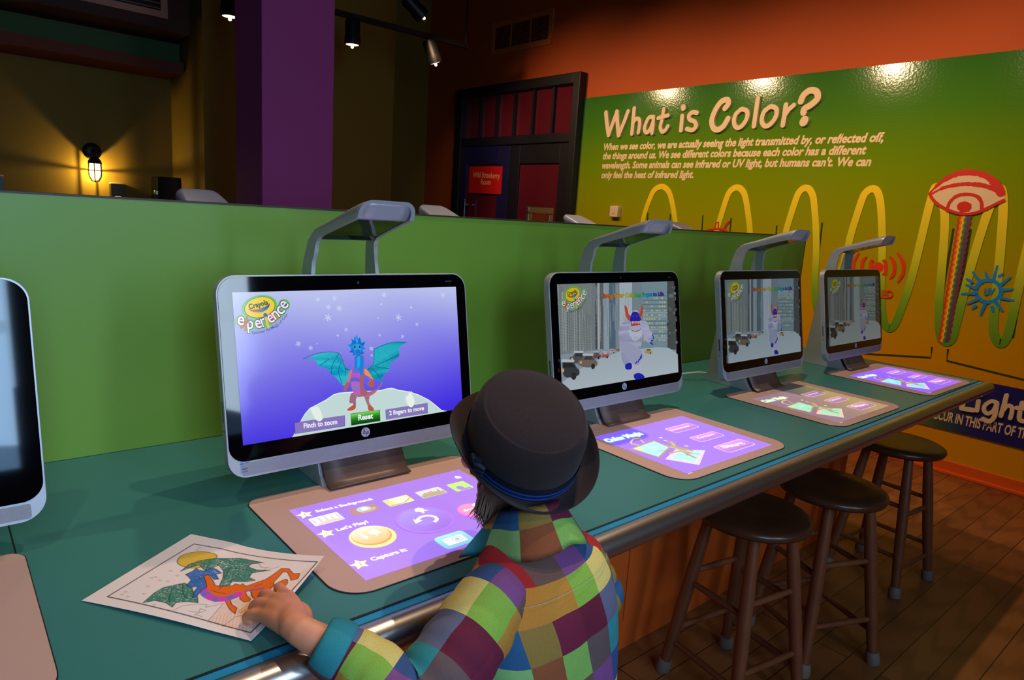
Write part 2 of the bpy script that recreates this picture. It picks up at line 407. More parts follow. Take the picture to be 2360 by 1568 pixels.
# material uses object Z: shift by parent height
for n in M_mural.node_tree.nodes:
    if n.type == 'MAP_RANGE': n.inputs['From Min'].default_value = -0.8; n.inputs['From Max'].default_value = 1.7
def wall_art(off, eps=1.5e-4): return Art((XW - off, 0, HC), (0, -1, 0), (0, 0, 1), (-1, 0, 0), eps, MR)
def wall_mb(pts, d0, d1, mb):
    """extrude a wall-plane outline between two offsets from the wall"""
    return mb.prism(pts, lambda u, v, c: V((XW - c, -u, HC + v)) - MR, d0, d1)
M_cream = mat('cream_lettering', (232, 206, 170), .5)
M_print = colmat('printed_colour', 'print', rough=.45)
def fat_strokes(strokes, d0, d1, mb, A, z):
    step = 0
    for pts, wd, sm in strokes:
        q = A.P(pts, z)
        if sm: q = catmull(q, 6)
        for i in range(len(q)):
            r = wd / 2
            wall_mb([(q[i][0] + r * math.cos(a * math.pi / 8), q[i][1] + r * math.sin(a * math.pi / 8)) for a in range(16)], d0, d1 + step, mb); step += 6e-5
            if i:
                dx, dy = q[i][0] - q[i - 1][0], q[i][1] - q[i - 1][1]; l = math.hypot(dx, dy)
                if l < 1e-6: continue
                nx, ny = -dy / l * r, dx / l * r
                wall_mb([(q[i - 1][0] + nx, q[i - 1][1] + ny), (q[i - 1][0] - nx, q[i - 1][1] - ny), (q[i][0] - nx, q[i][1] - ny), (q[i][0] + nx, q[i][1] + ny)], d0, d1 + step, mb); step += 6e-5
    return mb
A = wall_art(.03); ZT = (1370, 190, 540 / 2360)
title = [([(112, 305), (120, 400), (138, 530)], .036, 0), ([(138, 530), (185, 400), (222, 295)], .032, 0), ([(222, 295), (228, 400), (240, 532)], .036, 0), ([(240, 532), (295, 400), (335, 290)], .032, 0),
    ([(397, 262), (385, 390), (373, 515)], .032, 0), ([(380, 420), (412, 370), (447, 372), (452, 430), (440, 505)], .030, 1),
    ([(592, 352), (548, 352), (512, 420), (502, 480), (528, 505), (560, 470), (588, 400)], .029, 1), ([(594, 345), (590, 440), (578, 512)], .028, 0),
    ([(695, 268), (675, 380), (660, 455), (682, 497), (712, 480), (738, 440)], .028, 1), ([(640, 360), (740, 332)], .028, 0),
    ([(890, 248), (892, 256)], .040, 0), ([(880, 338), (867, 482)], .031, 0),
    ([(1028, 306), (985, 300), (948, 335), (960, 375), (1005, 395), (1022, 440), (985, 480), (930, 468)], .030, 1),
    ([(1310, 260), (1345, 215), (1335, 175), (1275, 195), (1215, 280), (1180, 380), (1195, 455), (1240, 477), (1300, 440), (1345, 365)], .037, 1),
    ([(1475, 275), (1420, 320), (1402, 400), (1430, 455), (1480, 440), (1530, 370), (1538, 295), (1490, 270), (1465, 280)], .029, 1),
    ([(1643, 158), (1620, 310), (1602, 440)], .030, 0),
    ([(1765, 248), (1705, 295), (1682, 385), (1715, 440), (1770, 420), (1825, 345), (1832, 270), (1785, 242), (1755, 255)], .029, 1),
    ([(1925, 225), (1912, 320), (1893, 430)], .030, 0), ([(1915, 330), (1950, 275), (2005, 228)], .028, 0),
    ([(2075, 190), (2105, 125), (2170, 80), (2235, 95), (2245, 160), (2180, 225), (2115, 265), (2105, 305)], .038, 1), ([(2115, 380), (2105, 400)], .050, 0)]
i = 0
for n_ in (4, 2, 2, 2, 2, 1, 1, 1, 1, 1, 2, 2):
    fat_strokes([(p_, w_ * 1.18, m_) for p_, w_, m_ in title[i:i + n_]], .004, .026, MB(), A, ZT).build('title_letter', M_cream, mural, smooth=False); i += n_
A = wall_art(.0086)
for body, p0, p1, h in (('When we see color, we are actually seeing the light transmitted by, or reflected off,', (1391, 346), (2036, 326), .060),
                        ('the things around us. We see different colors because each color has a different', (1389, 367), (1996, 355), .060),
                        ("wavelength. Some animals can see infrared or UV light, but humans can't. We can", (1387, 388.5), (2007, 382), .060),
                        ('only feel the heat of infrared light.', (1386, 410.5), (1598, 410), .060)):
    A.text(body, A.at(*p0), A.at(*p1), h, (240, 212, 172), .04, .22)
A.build('paragraph_lettering', M_print, mural)
# raised wave ribbon
A = wall_art(.02)
wave_px = [(1472, 560), (1482, 500), (1498, 454), (1508, 437), (1523, 430), (1536, 437), (1545, 456), (1554, 505), (1560, 560)]
wv1 = A.P(wave_px)
pk = lambda a, b: [(a[0] + b[0]) / 2, -.02]
p2 = A.P([(1640, 560), (1654, 518), (1672, 460), (1682, 440), (1697, 432), (1710, 440), (1718, 462), (1726, 520), (1729, 560)])
p3 = A.P([(1800, 570), (1813, 522), (1832, 462), (1842, 441), (1856, 433), (1868, 442), (1875, 470), (1880, 560), (1877, 680)])
p4 = A.P([(1945, 600), (1960, 540), (1984, 464), (1995, 443), (2010, 435), (2022, 444), (2029, 478), (2032, 560), (2030, 660), (2032, 725), (2038, 748), (2049, 758), (2061, 748), (2072, 722), (2100, 640), (2143, 465)])
p5 = A.P([(2176, 495), (2171, 600), (2163, 700), (2164, 765), (2171, 784), (2182, 790), (2193, 780), (2203, 745), (2238, 610), (2276, 488)])
p6 = A.P([(2311, 470), (2306, 560), (2297, 660), (2288, 750), (2294, 782), (2305, 793), (2317, 782), (2328, 748), (2356, 620), (2385, 500), (2410, 440), (2432, 480), (2430, 640), (2440, 790), (2470, 800)])
wl = [(wv1[0][0] - .1, -.0)] + wv1 + [((wv1[-1][0] + p2[0][0]) / 2 - .06, .02), ((wv1[-1][0] + p2[0][0]) / 2 + .05, .02)] + p2 + [((p2[-1][0] + p3[0][0]) / 2, -.01)] + p3 + [((p3[-1][0] + p4[0][0]) / 2, -.02)] + p4
wl += [((p4[-1][0] + p5[0][0]) / 2 - .02, .9)] + p5 + [((p5[-1][0] + p6[0][0]) / 2, .9)] + p6
wl = catmull(wl, 7)
mb = MB(); ring = []
for i, (u, v) in enumerate(wl):
    a = wl[max(i - 1, 0)]; b = wl[min(i + 1, len(wl) - 1)]; dx, dy = b[0] - a[0], b[1] - a[1]; l = math.hypot(dx, dy) or 1
    nx, ny = -dy / l * .0235, dx / l * .0235
    f = lambda u, v, c: V((XW - c, -u, HC + v)) - MR
    ring.append([f(u + nx, v + ny, .0075), f(u + nx, v + ny, .0122), f(u - nx, v - ny, .0122), f(u - nx, v - ny, .0075)])
mb.loft(ring, True, True)
def wave_nodes(nt, b):
    L = nt.links.new
    tc = nt.nodes.new('ShaderNodeTexCoord'); sp = nt.nodes.new('ShaderNodeSeparateXYZ'); L(tc.outputs['Object'], sp.inputs[0])
    mr = nt.nodes.new('ShaderNodeMapRange'); mr.inputs['From Min'].default_value = -.05; mr.inputs['From Max'].default_value = .9; L(sp.outputs['Z'], mr.inputs['Value'])
    rp = nt.nodes.new('ShaderNodeValToRGB'); ramp(rp, ((0.0, (84, 150, 24)), (0.25, (120, 168, 24)), (0.55, (206, 206, 20)), (1.0, (250, 214, 10))))
    L(mr.outputs['Result'], rp.inputs['Fac']); L(rp.outputs['Color'], b.inputs['Base Color']); b.inputs['Roughness'].default_value = .5
mb.build('wave_ribbon', nodes_mat('wave_print', wave_nodes), mural, smooth=False)
# thin dark bracket lines
A = wall_art(.0088)
dk = (44, 66, 22); Z2 = (2060, 380, 300 / 1069)
def bracket(q, wd): A = wall_art(.0088); A.stroke(q, wd, dk, caps=False); A.build('bracket_line', M_print, mural)
for pts in ([(490, 525), (355, 1335)], [(632, 530), (490, 1355)], [(1069, 900), (975, 1425)]): bracket(A.P(pts, Z2), .014)
for pts in ([(1895, 513), (1875, 690)], [(1620, 496), (1617, 540)], [(1685, 503), (1682, 540)], [(1493, 491), (1492, 512)], [(1545, 494), (1544, 512)], [(1790, 520), (1786, 590)], [(1930, 812), (2145, 825), (2148, 800)], [(2185, 805), (2182, 832), (2400, 886)]): bracket(A.P(pts), .0125)
# rainbow ray
A = wall_art(.0128)
for k, c in enumerate(((206, 52, 26), (240, 120, 20), (250, 196, 30), (96, 140, 40), (58, 92, 120), (122, 52, 74))):
    pts = []
    for i in range(121):
        t = i / 120; x = 545 + (375 - 545) * t + k * (17 - 3.2 * t); y = 415 + (1455 - 415) * t
        pts.append((x + 5.5 * math.sin(t * 2 * math.pi * 21), y))
    A.stroke(A.P(pts, Z2), .0155, c, caps=False)
A.build('rainbow_ray', M_print, mural)
# eye cut-out, raised
rng = random.Random(3)
def jit(pts, a): return [(x + rng.uniform(-a, a), y + rng.uniform(-a, a)) for x, y in pts]
eye = [(285, 240), (340, 180), (420, 110), (520, 65), (620, 50), (720, 65), (800, 100), (860, 160), (900, 220), (908, 290), (860, 312), (790, 355), (720, 390), (620, 415), (540, 405), (440, 380), (370, 340), (320, 290)]
A = wall_art(.0190); red = (214, 38, 18)
eo = catmull(A.P(eye, Z2), 5, True)
wall_mb(eo, .008, .0185, MB()).build('eye_panel', M_cream, mural, smooth=False)
for pts, wd in (([(288, 240), (345, 182), (425, 118), (520, 75), (620, 62), (720, 78), (790, 112), (850, 175), (880, 235)], [.012, .02, .030, .034, .034, .034, .034, .040, .044]),
                ([(300, 246), (400, 192), (500, 168), (600, 158), (720, 168), (800, 192), (880, 240)], [.012, .02, .022, .024, .026, .024, .02]),
                ([(298, 248), (335, 300), (400, 348), (500, 390), (600, 405), (700, 385), (790, 345), (900, 292)], .017),
                ([(440, 375), (455, 315), (515, 258), (600, 242), (680, 258), (718, 305), (722, 362)], .019)):
    q = catmull(A.P(pts, Z2), 8); base = wd if isinstance(wd, list) else [wd] * 9; n_ = len(q); A.stroke(q, [base[min(int(k / n_ * len(base)), len(base) - 1)] * rng.uniform(.86, 1.14) for k in range(n_)], red)
A.poly(jit([A.at(580 + 60 * math.cos(k * math.pi / 18), 345 + 44 * math.sin(k * math.pi / 18), Z2) for k in range(36)], .003), red)
A.build('eye_drawing', M_print, mural)
# UV sun
A = wall_art(.0128); bl = (16, 140, 226)
A.stroke(A.P([(775 + 104 * math.cos(k * math.pi / 20), 1038 + 90 * math.sin(k * math.pi / 20)) for k in range(40)], Z2), .021, bl, closed=True)
for a, b in (((715, 965), (648, 882)), ((775, 940), (752, 885)), ((820, 940), (850, 832)), ((868, 916), (896, 896)), ((880, 985), (955, 925)), ((890, 1030), (980, 1022)), ((880, 1095), (980, 1115)), ((838, 1130), (890, 1198)), ((808, 1170), (814, 1205)), ((750, 1140), (710, 1232)), ((672, 1158), (645, 1180)), ((685, 1105), (605, 1142)), ((668, 1058), (560, 1060)), ((672, 1015), (596, 986)), ((640, 962), (600, 938))):
    A.stroke(A.P([a, b], Z2), [.018, .011], bl)
A.text('UV', A.at(738, 1066, Z2), A.at(832, 1068, Z2), .040, bl, .05, .25)
A.build('sun_drawing', M_print, mural)
# infrared drawing
A = wall_art(.0128); rd = (226, 56, 12)
A.disc(*A.at(2024, 617), .035, rd)
for x, h, bow in ((2039, 15, 5), (2059, 25, 8), (2080, 34, 11)):
    A.stroke(catmull(A.P([(x - bow, 617 - h), (x, 602), (x + 2, 617), (x, 632), (x - bow, 617 + h)]), 6), [.010, .019, .021, .018, .020, .010], rd)
for x, h, bow in ((2008, 15, -5), (1988, 25, -8), (1968, 34, -11)):
    A.stroke(catmull(A.P([(x - bow, 617 - h), (x, 602), (x - 2, 617), (x, 632), (x - bow, 617 + h)]), 6), [.010, .019, .021, .018, .020, .010], rd)
A.text('INFRARED', A.at(1962, 692), A.at(2059, 686), .052, rd, .03)
A.build('infrared_drawing', M_print, mural)
# little red instrument drawing
A = wall_art(.0128)
for pts, wd in (([(1648, 528), (1650, 515), (1656, 513), (1655, 526)], .012), ([(1668, 528), (1674, 518), (1680, 511)], .018), ([(1630, 531), (1650, 528), (1668, 530), (1676, 534)], .016), ([(1628, 537), (1675, 539)], .014)):
    A.stroke(jit(catmull(A.P(pts), 4), .002), wd, (206, 40, 22))
A.build('instrument_drawing', M_print, mural)
# navy banner low on the wall
MB().bx(-.012, 0, -3.2, .05, -.585, -.238).build('banner_panel', M_band, mural, smooth=False)
for n in M_band.node_tree.nodes:
    if n.type == 'MAP_RANGE': n.inputs['From Min'].default_value = -.45; n.inputs['From Max'].default_value = -1.05
A = wall_art(.018)
ZL = (1900, 800, 460 / 2004)
light = [([(1425, 480), (1400, 545), (1380, 615), (1430, 625), (1500, 635)], .026, 0), ([(1570, 470), (1568, 474)], .034, 0), ([(1550, 545), (1535, 638)], .024, 0),
    ([(1735, 560), (1680, 545), (1620, 580), (1605, 630), (1640, 668), (1700, 640), (1735, 570)], .022, 1), ([(1735, 570), (1715, 690), (1660, 745), (1595, 722)], .024, 1),
    ([(1832, 485), (1805, 590), (1775, 690)], .024, 0), ([(1795, 640), (1840, 590), (1885, 605), (1885, 660), (1870, 715)], .022, 1),
    ([(1990, 560), (1965, 660), (1965, 730), (2020, 748)], .024, 1), ([(1930, 610), (2060, 625)], .022, 0),
    ([(1270, 515), (1215, 540), (1190, 575), (1225, 585), (1255, 560)], .020, 1), ([(1110, 500), (1090, 560), (1130, 585)], .020, 1)]
i = 0
for n_ in (1, 2, 2, 2, 2, 2):
    fat_strokes(light[i:i + n_], .014, .027, MB(), A, ZL).build('banner_letter', M_cream, mural, smooth=False); i += n_
A = wall_art(.0172)
A.text('THAT', A.at(862, 655, ZL), A.at(990, 690, ZL), .05, (232, 200, 160), .02, .1)
A.text('OCCUR IN THIS PART OF THE', A.at(1028, 700, ZL), A.at(2090, 938, ZL), .062, (232, 200, 160), .03, .1)
A.build('caption_lettering', M_print, mural)

# ---------------------------------------------------------------- switch box, vent, grille
o = empty('switch_box', (XW - .004, 3.05, HC + .643), 'small cream switch box on green mural beside the dark door', 'switch box')
MB().bx(-.045, 0, -.048, .048, -.05, .05).build('cover', mat('cream_plastic', (226, 200, 170), .5), o, bevel=.006)
MB().bx(-.05, -.044, -.012, .012, -.02, .02).build('switch_button', mat('cream_plastic', (226, 200, 170), .5), o, bevel=.002)
def vent(name, label, o_loc, wdt, hgt, rotz, m_frame, group=None, nslat=13):
    o = empty(name, o_loc, label, 'air vent', group, rotz); f = MB(); t = .05
    f.bx(-wdt / 2, wdt / 2, -.02, .0, hgt / 2 - t, hgt / 2).bx(-wdt / 2, wdt / 2, -.02, 0, -hgt / 2, -hgt / 2 + t)
    f.bx(-wdt / 2, -wdt / 2 + t, -.02, 0, -hgt / 2 + t, hgt / 2 - t).bx(wdt / 2 - t, wdt / 2, -.02, 0, -hgt / 2 + t, hgt / 2 - t)
    f.build('vent_frame', m_frame, o, smooth=False)
    MB().bx(-wdt / 2 + t, wdt / 2 - t, -.004, 0, -hgt / 2 + t, hgt / 2 - t).build('vent_backing', M_black, o, smooth=False)
    s = MB(); ih = hgt - 2 * t
    for i in range(nslat):
        z = -ih / 2 + ih * (i + .5) / nslat
        s.box((0, -.011, z), (wdt - 2 * t, .014, .003), Matrix.Rotation(math.radians(35), 3, 'X'))
    for x in (-wdt * .16, wdt * .16): s.bx(x - .004, x + .004, -.019, -.004, -ih / 2, ih / 2)
    s.build('louvres', m_frame, o, smooth=False); return o
M_vf = mat('vent_frame_orange', (196, 100, 44), .6)
vent('air_vent', 'long louvred vent high on the orange wall above the door', (XW, 4.55, HC + 2.378), .95, .325, -math.pi / 2, M_vf)
vent('air_vent', 'pale framed vent on the dark overhead duct at upper left', (.55, 5.3, HC + 2.24), 1.32, .60, 0, mat('vent_frame_pale', (190, 130, 110), .6))

# ---------------------------------------------------------------- double door
door = empty('door_1', (XW, 4.555, 0)); door['kind'] = 'structure'
M_navy = mat('navy_door_paint', (30, 30, 74), .4); M_dframe = mat('dark_door_frame', (22, 21, 30), .5)
M_glass = mat('maroon_glass', (96, 26, 40), .12)
dz = HC; Yl, Yr = .97, -.99
f = MB().bx(-.09, 0, Yl - .13, Yl, 0, dz + 1.895).bx(-.09, 0, Yr, Yr + .09, 0, dz + 1.895).bx(-.09, 0, Yr + .09, Yl - .13, dz + 1.80, dz + 1.895).bx(-.07, 0, Yr + .09, Yl - .13, dz + 1.27, dz + 1.36)
f.build('door_frame', M_dframe, door, smooth=False, bevel=.006)
MB().bx(-.02, -.004, Yr + .05, Yl - .05, dz + 1.35, dz + 1.81).build('transom_glass', M_glass, door, smooth=False)
for i in range(1, 6):
    y = Yr + .09 + (Yl - .13 - Yr - .09) * i / 6; MB().bx(-.055, -.004, y - .015, y + .015, dz + 1.355, dz + 1.80).build('mullion', M_dframe, door, smooth=False)
for nm, y0, y1, g0, g1 in (('left', .0, Yl - .13, .178, .752), ('right', Yr + .09, -.0, -.755, -.162)):
    lf = MB().bx(-.05, -.006, y0 + .003, g0, 0, dz + 1.27).bx(-.05, -.006, g1, y1 - .003, 0, dz + 1.27).bx(-.05, -.006, g0, g1, dz + 1.075, dz + 1.27).bx(-.05, -.006, g0, g1, 0, .30)
    leaf = lf.build('door_leaf', M_navy if nm == 'left' else M_dframe, door, smooth=False, bevel=.004)
    MB().bx(-.03, -.02, g0, g1, .30, dz + 1.075).build('glass', M_glass, leaf, smooth=False)
MB().bx(-.115, -.10, .665, .695, .95, dz + .69).bx(-.10, -.05, .672, .688, dz + .62, dz + .64).bx(-.10, -.05, .672, .688, 1.0, 1.02).build('door_handle', mat('steel', (200, 200, 205), .25, 1), door, bevel=.004)
for z in (dz + 1.05, dz + .3, .3): MB().bx(-.06, -.045, Yr + .085, Yr + .105, z, z + .12).build('hinge', mat('steel', (200, 200, 205), .25, 1), door, smooth=False)
sg = empty('door_sign', (XW - .055, 4.949, HC + .905), 'red sign reading Wild Strawberry Room on the left door glass', 'sign')
MB().bx(0, .02, -.29, .29, -.145, .145).build('sign_board', mat('red_card', (224, 30, 30), .4), sg, smooth=False)
A = Art((XW - .0565, 0, HC), (0, -1, 0), (0, 0, 1), (-1, 0, 0), 1.5e-4, (XW - .055, 4.949, HC + .905))
Z3 = (1030, 150, 350 / 1444)
A.text('Wild Strawberry', A.at(246, 1066, Z3), A.at(502, 1080, Z3), .062, (250, 176, 110), .02)
A.text('Room', A.at(322, 1136, Z3), A.at(415, 1138, Z3), .062, (250, 176, 110), .02)
A.build('sign_lettering', M_print, sg)
sg = empty('framed_sign', (2.45, 2.0, 0), 'small red notice in a gold frame on a stand before the door', 'sign')
G = mat('gold_frame', (180, 150, 105), .35, .7)
F = MB()
for x0, x1, z0, z1 in ((-.105, .105, .255, .295), (-.105, .105, 0, .04), (-.105, -.07, .04, .255), (.07, .105, .04, .255)): F.bx(x0, x1, -.012, .012, HC + .325 + z0, HC + .325 + z1)
F.build('sign_frame', G, sg, bevel=.005)
MB().bx(-.072, .072, -.004, .006, HC + .36, HC + .585).build('notice', mat('red_notice', (200, 50, 25), .5), sg, smooth=False)
MB().tube([(0, .02, .02), (0, .02, HC + .4)], .012, 10).build('pole', M_black, sg)
MB().lathe([(.0, 0), (.15, 0), (.15, .012), (.02, .025), (0, .025)], 28).build('base', M_black, sg)

# ---------------------------------------------------------------- caged wall lamps, dispensers
def jar_nodes(nt, b):
    em = nt.nodes.new('ShaderNodeEmission'); em.inputs[0].default_value = (*lin((255, 206, 110)), 1); em.inputs[1].default_value = 22.0
    tr = nt.nodes.new('ShaderNodeBsdfTransparent'); mx = nt.nodes.new('ShaderNodeMixShader'); mx.inputs[0].default_value = .35
    nt.links.new(tr.outputs[0], mx.inputs[1]); nt.links.new(em.outputs[0], mx.inputs[2]); nt.links.new(mx.outputs[0], nt.nodes['Material Output'].inputs['Surface'])
M_jar = nodes_mat('glowing_jar_glass', jar_nodes)
def wall_lamp(x, label):
    o = empty('wall_lamp', (x, YB, HC + .70), label, 'wall lamp', 'caged lamps on the olive wall')
    bk = (V((1, 0, 0)), V((0, 0, 1)), V((0, -1, 0)))
    MB().lathe([(0, 0), (.075, 0), (.075, .012), (.05, .03), (0, .03)], 28, (0, 0, .17), bk).build('back_plate', M_black, o)
    MB().tube([(0, -.02, .17), (0, -.07, .175), (0, -.105, .15), (0, -.11, .11)], .018, 12).build('lamp_arm', M_black, o)
    MB().lathe([(0, .115), (.03, .115), (.052, .085), (.056, .06), (.05, .06), (0, .06)], 24, (0, -.11, 0)).build('lamp_cap', M_black, o)
    MB().lathe([(.0, .068), (.040, .066), (.042, .0), (.038, -.05), (.022, -.078), (0, -.086)], 20, (0, -.11, 0)).build('glass_jar', M_jar, o)
    for k in range(6):
        a = k * math.pi / 3 + .26; c, s = math.cos(a), math.sin(a)
        MB().tube([(c * .053, -.11 + s * .053, .065), (c * .055, -.11 + s * .055, .0), (c * .052, -.11 + s * .052, -.05), (c * .03, -.11 + s * .03, -.09), (0, -.11, -.1)], .0045, 6).build('cage_bar', M_black, o)
    MB().tube([(.056 * math.cos(k * math.pi / 12), -.11 + .056 * math.sin(k * math.pi / 12), .0) for k in range(25)], .004, 6).build('cage_ring', M_black, o)
    l = bpy.data.lights.new('bulb_light', 'POINT'); l.energy = 15.0; l.color = (1.0, .70, .16); l.shadow_soft_size = .006
    lo = bpy.data.objects.new('bulb_light', l); COL.objects.link(lo); lo.parent = o; lo.location = (0, -.11, -.005)
    return o
wall_lamp(.785, 'lit caged wall lamp glowing amber on the olive wall')
def dispenser(x, label):
    o = empty('soap_dispenser', (x, YB, HC + .53), label, 'soap dispenser', 'dispensers on the olive wall')
    MB().prism(rrect(-.055, .055, -.07, .07, .015), lambda u, v, c: V((u, -c, v)), 0, .085).build('dispenser_body', mat('black_plastic', (18, 17, 18), .35), o, bevel=.008)
    MB().bx(-.056, .056, -.088, 0, .062, .076).build('lid', mat('pale_plastic', (200, 170, 130), .4), o, bevel=.004)
    MB().bx(-.026, .026, -.098, -.05, -.088, -.045).build('push_lever', mat('pale_plastic', (200, 170, 130), .4), o, bevel=.006)
dispenser(.965, 'small black soap dispenser on olive wall right of the lit lamp')
dispenser(.06, 'black soap dispenser cut by the left edge of the photo')
o = empty('towel_dispenser', (1.36, YB, HC + .56), 'large black paper towel dispenser in the corner of the olive wall', 'towel dispenser')
MB().prism(rrect(-.095, .095, -.16, .13, .03), lambda u, v, c: V((u, -c, v)), 0, .24).build('dispenser_case', mat('black_gloss_plastic', (16, 16, 22), .22), o, bevel=.015, seg=3)
MB().bx(-.115, -.085, -.2, -.14, -.04, .0).build('lock_tab', mat('steel', (200, 200, 205), .25, 1), o, bevel=.004)

# ---------------------------------------------------------------- track lighting
def track(name, p0, p1, label, rods=()):
    o = empty(name, p0, label, 'lighting track')
    d = V(p1) - V(p0)
    MB().bx(0, d.x, -.02, .02, -.02, .02).build('track_bar', M_black, o, smooth=False)
    for x in rods: MB().tube([(x, 0, 0), (x, 0, 4.6 - p0[2])], .008, 8).build('hanger_rod', M_black, o)
    return o
M_lens = mat('warm_lamp_lens', (255, 240, 210), .2, emit=(255, 226, 180), estr=2.2)
def track_head(loc, aim, label, L=.2):
    o = empty('track_spotlight', loc, label, 'spotlight', 'track spotlights overhead')
    d = (V(aim) - V(loc)).normalized(); X = d.orthogonal().normalized(); Y = d.cross(X); fr = (X, Y, d)
    top = V((0, 0, 0)); c = V((0, 0, -.10))
    MB().tube([top, (0, 0, -.06)], .016, 10).bx(-.02, .02, -.03, .03, -.02, 0).build('mount', M_black, o)
    MB().lathe([(0, -.10), (.05, -.10), (.058, -.08), (.058, .02), (.062, .03), (.062, .09), (.054, .09), (.048, .075), (0, .075)], 24, c, fr).build('lamp_can', M_black, o)
    MB().lathe([(0, .078), (.046, .078), (.050, .088), (.0, .096)], 24, c, fr).build('lamp_lens', M_lens, o)
    MB().lathe([(0, .09), (.012, .09), (.012, .112), (0, .118)], 12, c + X * .0, fr).build('bulb_tip', M_lens, o)
    return o
track('lighting_track', (.3, 4.1, HC + 2.0), (3.37, 4.1, HC + 2.0), 'black lighting track ending at a hanger rod beside the orange wall', (.4, 3.05))
for x, aim, lb in ((2.25, (2.25, 4.1, 0), 'black spotlight hanging just right of the purple column'), (3.0, (3.32, 4.05, HC + 1.2), 'black spotlight at the rod end of the track'), (1.31, (1.31, 4.1, 0), 'black spotlight half hidden left of the purple column')):
    track_head((x, 4.1, HC + 1.98), aim, lb)
o = empty('lighting_track', (2.73, 4.0, HC + 2.24), 'black lighting track overhead running toward the mural', 'lighting track')
MB().bx(-.02, .02, -4.4, 0, -.02, .02).build('track_bar', M_black, o, smooth=False)
for y in (-.2, -3.9): MB().tube([(0, y, 0), (0, y, 4.6 - HC - 2.24)], .008, 8).build('hanger_rod', M_black, o)
track_head((2.66, 3.86, HC + 2.22), (XW, 3.55, HC + .9), 'black spotlight tilted sideways toward the mural, top centre')
track_head((2.68, 2.70, HC + 2.22), (XW, 2.45, HC + .9), 'black spotlight cut off by the top edge above the wall vent')

# ================================================================ COUNTER
M_teal = mat('teal_laminate', (58, 122, 118), .32, bump=(420, .05), spec=.4)
M_blue = mat('blue_edge_laminate', (24, 140, 190), .35)
M_seam = mat('black_seam', (10, 10, 12), .6)
M_rail = mat('brushed_steel_rail', (200, 192, 188), .33, 1.0)
M_base = mat('orange_cabinet', (210, 88, 22), .55)
cx0, cx1 = -2.6, 2.955
counter = empty('counter', (0, 0, 0), 'long teal laminate counter with steel bumper rail in front', 'counter')
XB = .3; YE = .041               # the front edge draws in slightly toward the far end
def fband(d0, d1, z0, z1):       # strip of counter between two offsets from the front edge line
    return MB().prism([(cx0, -.325 + d0), (XB, -.325 + d0), (cx1, -.325 + YE + d0), (cx1, -.325 + YE + d1), (XB, -.325 + d1), (cx0, -.325 + d1)], lambda u, v, c: V((u, v, c)), z0, z1)
MB().prism([(cx0, -.325), (XB, -.325), (cx1, -.325 + YE), (cx1, .523), (cx0, .523)], lambda u, v, c: V((u, v, c)), HC - .035, HC).build('countertop', M_teal, counter, smooth=False)
fband(-.0035, 0, HC - .035, HC - .0004).bx(-.352, -.3495, -.325, .525, HC - .001, HC + .0003).build('seam', M_seam, counter, smooth=False)
fband(-.018, -.0035, HC - .035, HC - .002).build('edge_strip', M_blue, counter, smooth=False)
MB().tube([(cx0, -.366, HC - .016), (XB - .02, -.366, HC - .016), (XB + .02, -.3655, HC - .016), (cx1 - .015, -.366 + YE, HC - .016)], .024, 24).build('bumper_rail', M_rail, counter)
MB().bx(cx1, cx1 + .012, -.343 + YE, .525, HC - .035, HC - .003).build('end_strip', mat('orange_edge', (214, 110, 30), .4), counter, smooth=False)
b = MB()
for x0, x1 in ((cx0, -1.02), (-1.015, .12), (.125, 1.265), (1.27, 2.89)): b.bx(x0, x1, .164, .50, .112, HC - .035)
b.bx(cx0, 2.89, .168, .50, 0, .11)
b.build('cabinet_base', M_base, counter, smooth=False, bevel=.002)
dv = empty('divider_panel', (0, .535, HC), 'tall lime green divider panel along the back of the counter', 'divider')
M_lime = mat('lime_laminate', (116, 156, 50), .42, bump=(300, .05))
MB().bx(cx0, 2.885, -.01, .03, .0005, .552).build('panel', M_lime, dv, smooth=False)
MB().bx(cx0, 2.887, -.0115, .0315, .552, .556).bx(2.885, 2.888, -.0115, .0315, .0005, .556).build('edge_trim', mat('dark_edge_trim', (60, 40, 24), .5), dv, smooth=False)
fc = empty('counter', (0, 1.0, 0), 'counter on the far side of the green divider', 'counter')
MB().bx(cx0, cx1, -.47, .40, HC - .035, HC - .0002).build('countertop', M_teal, fc, smooth=False)
MB().bx(cx0, 2.89, -.43, -.09, 0, HC - .035).build('cabinet_base', M_base, fc, smooth=False)

# ================================================================ COMPUTER STATIONS
TILT = math.radians(10.338); ST, CT = math.sin(TILT), math.cos(TILT)
def mon(a, b, c): return V((a, .119 + b * ST - c * CT, .1174 + b * CT + c * ST))
M_alu = mat('silver_shell', (178, 176, 182), .38, .35, bump=(900, .02))
M_alud = mat('silver_grille', (160, 160, 168), .42, .5, bump=(1400, .5))
M_gloss = mat('black_glass', (4, 4, 6), .04, spec=.55)
M_flap = mat('bronze_flap', (104, 84, 76), .46, .35)
M_mirror = mat('black_mirror_glass', (6, 7, 12), .03, spec=.8)
M_mat = mat('taupe_mat', (196, 158, 146), .62, bump=(700, .06))
M_mated = mat('mat_edge', (20, 17, 17), .6)
M_mark = mat('pale_mark', (186, 190, 200), .5)
M_port = mat('port_black', (12, 12, 12), .4)

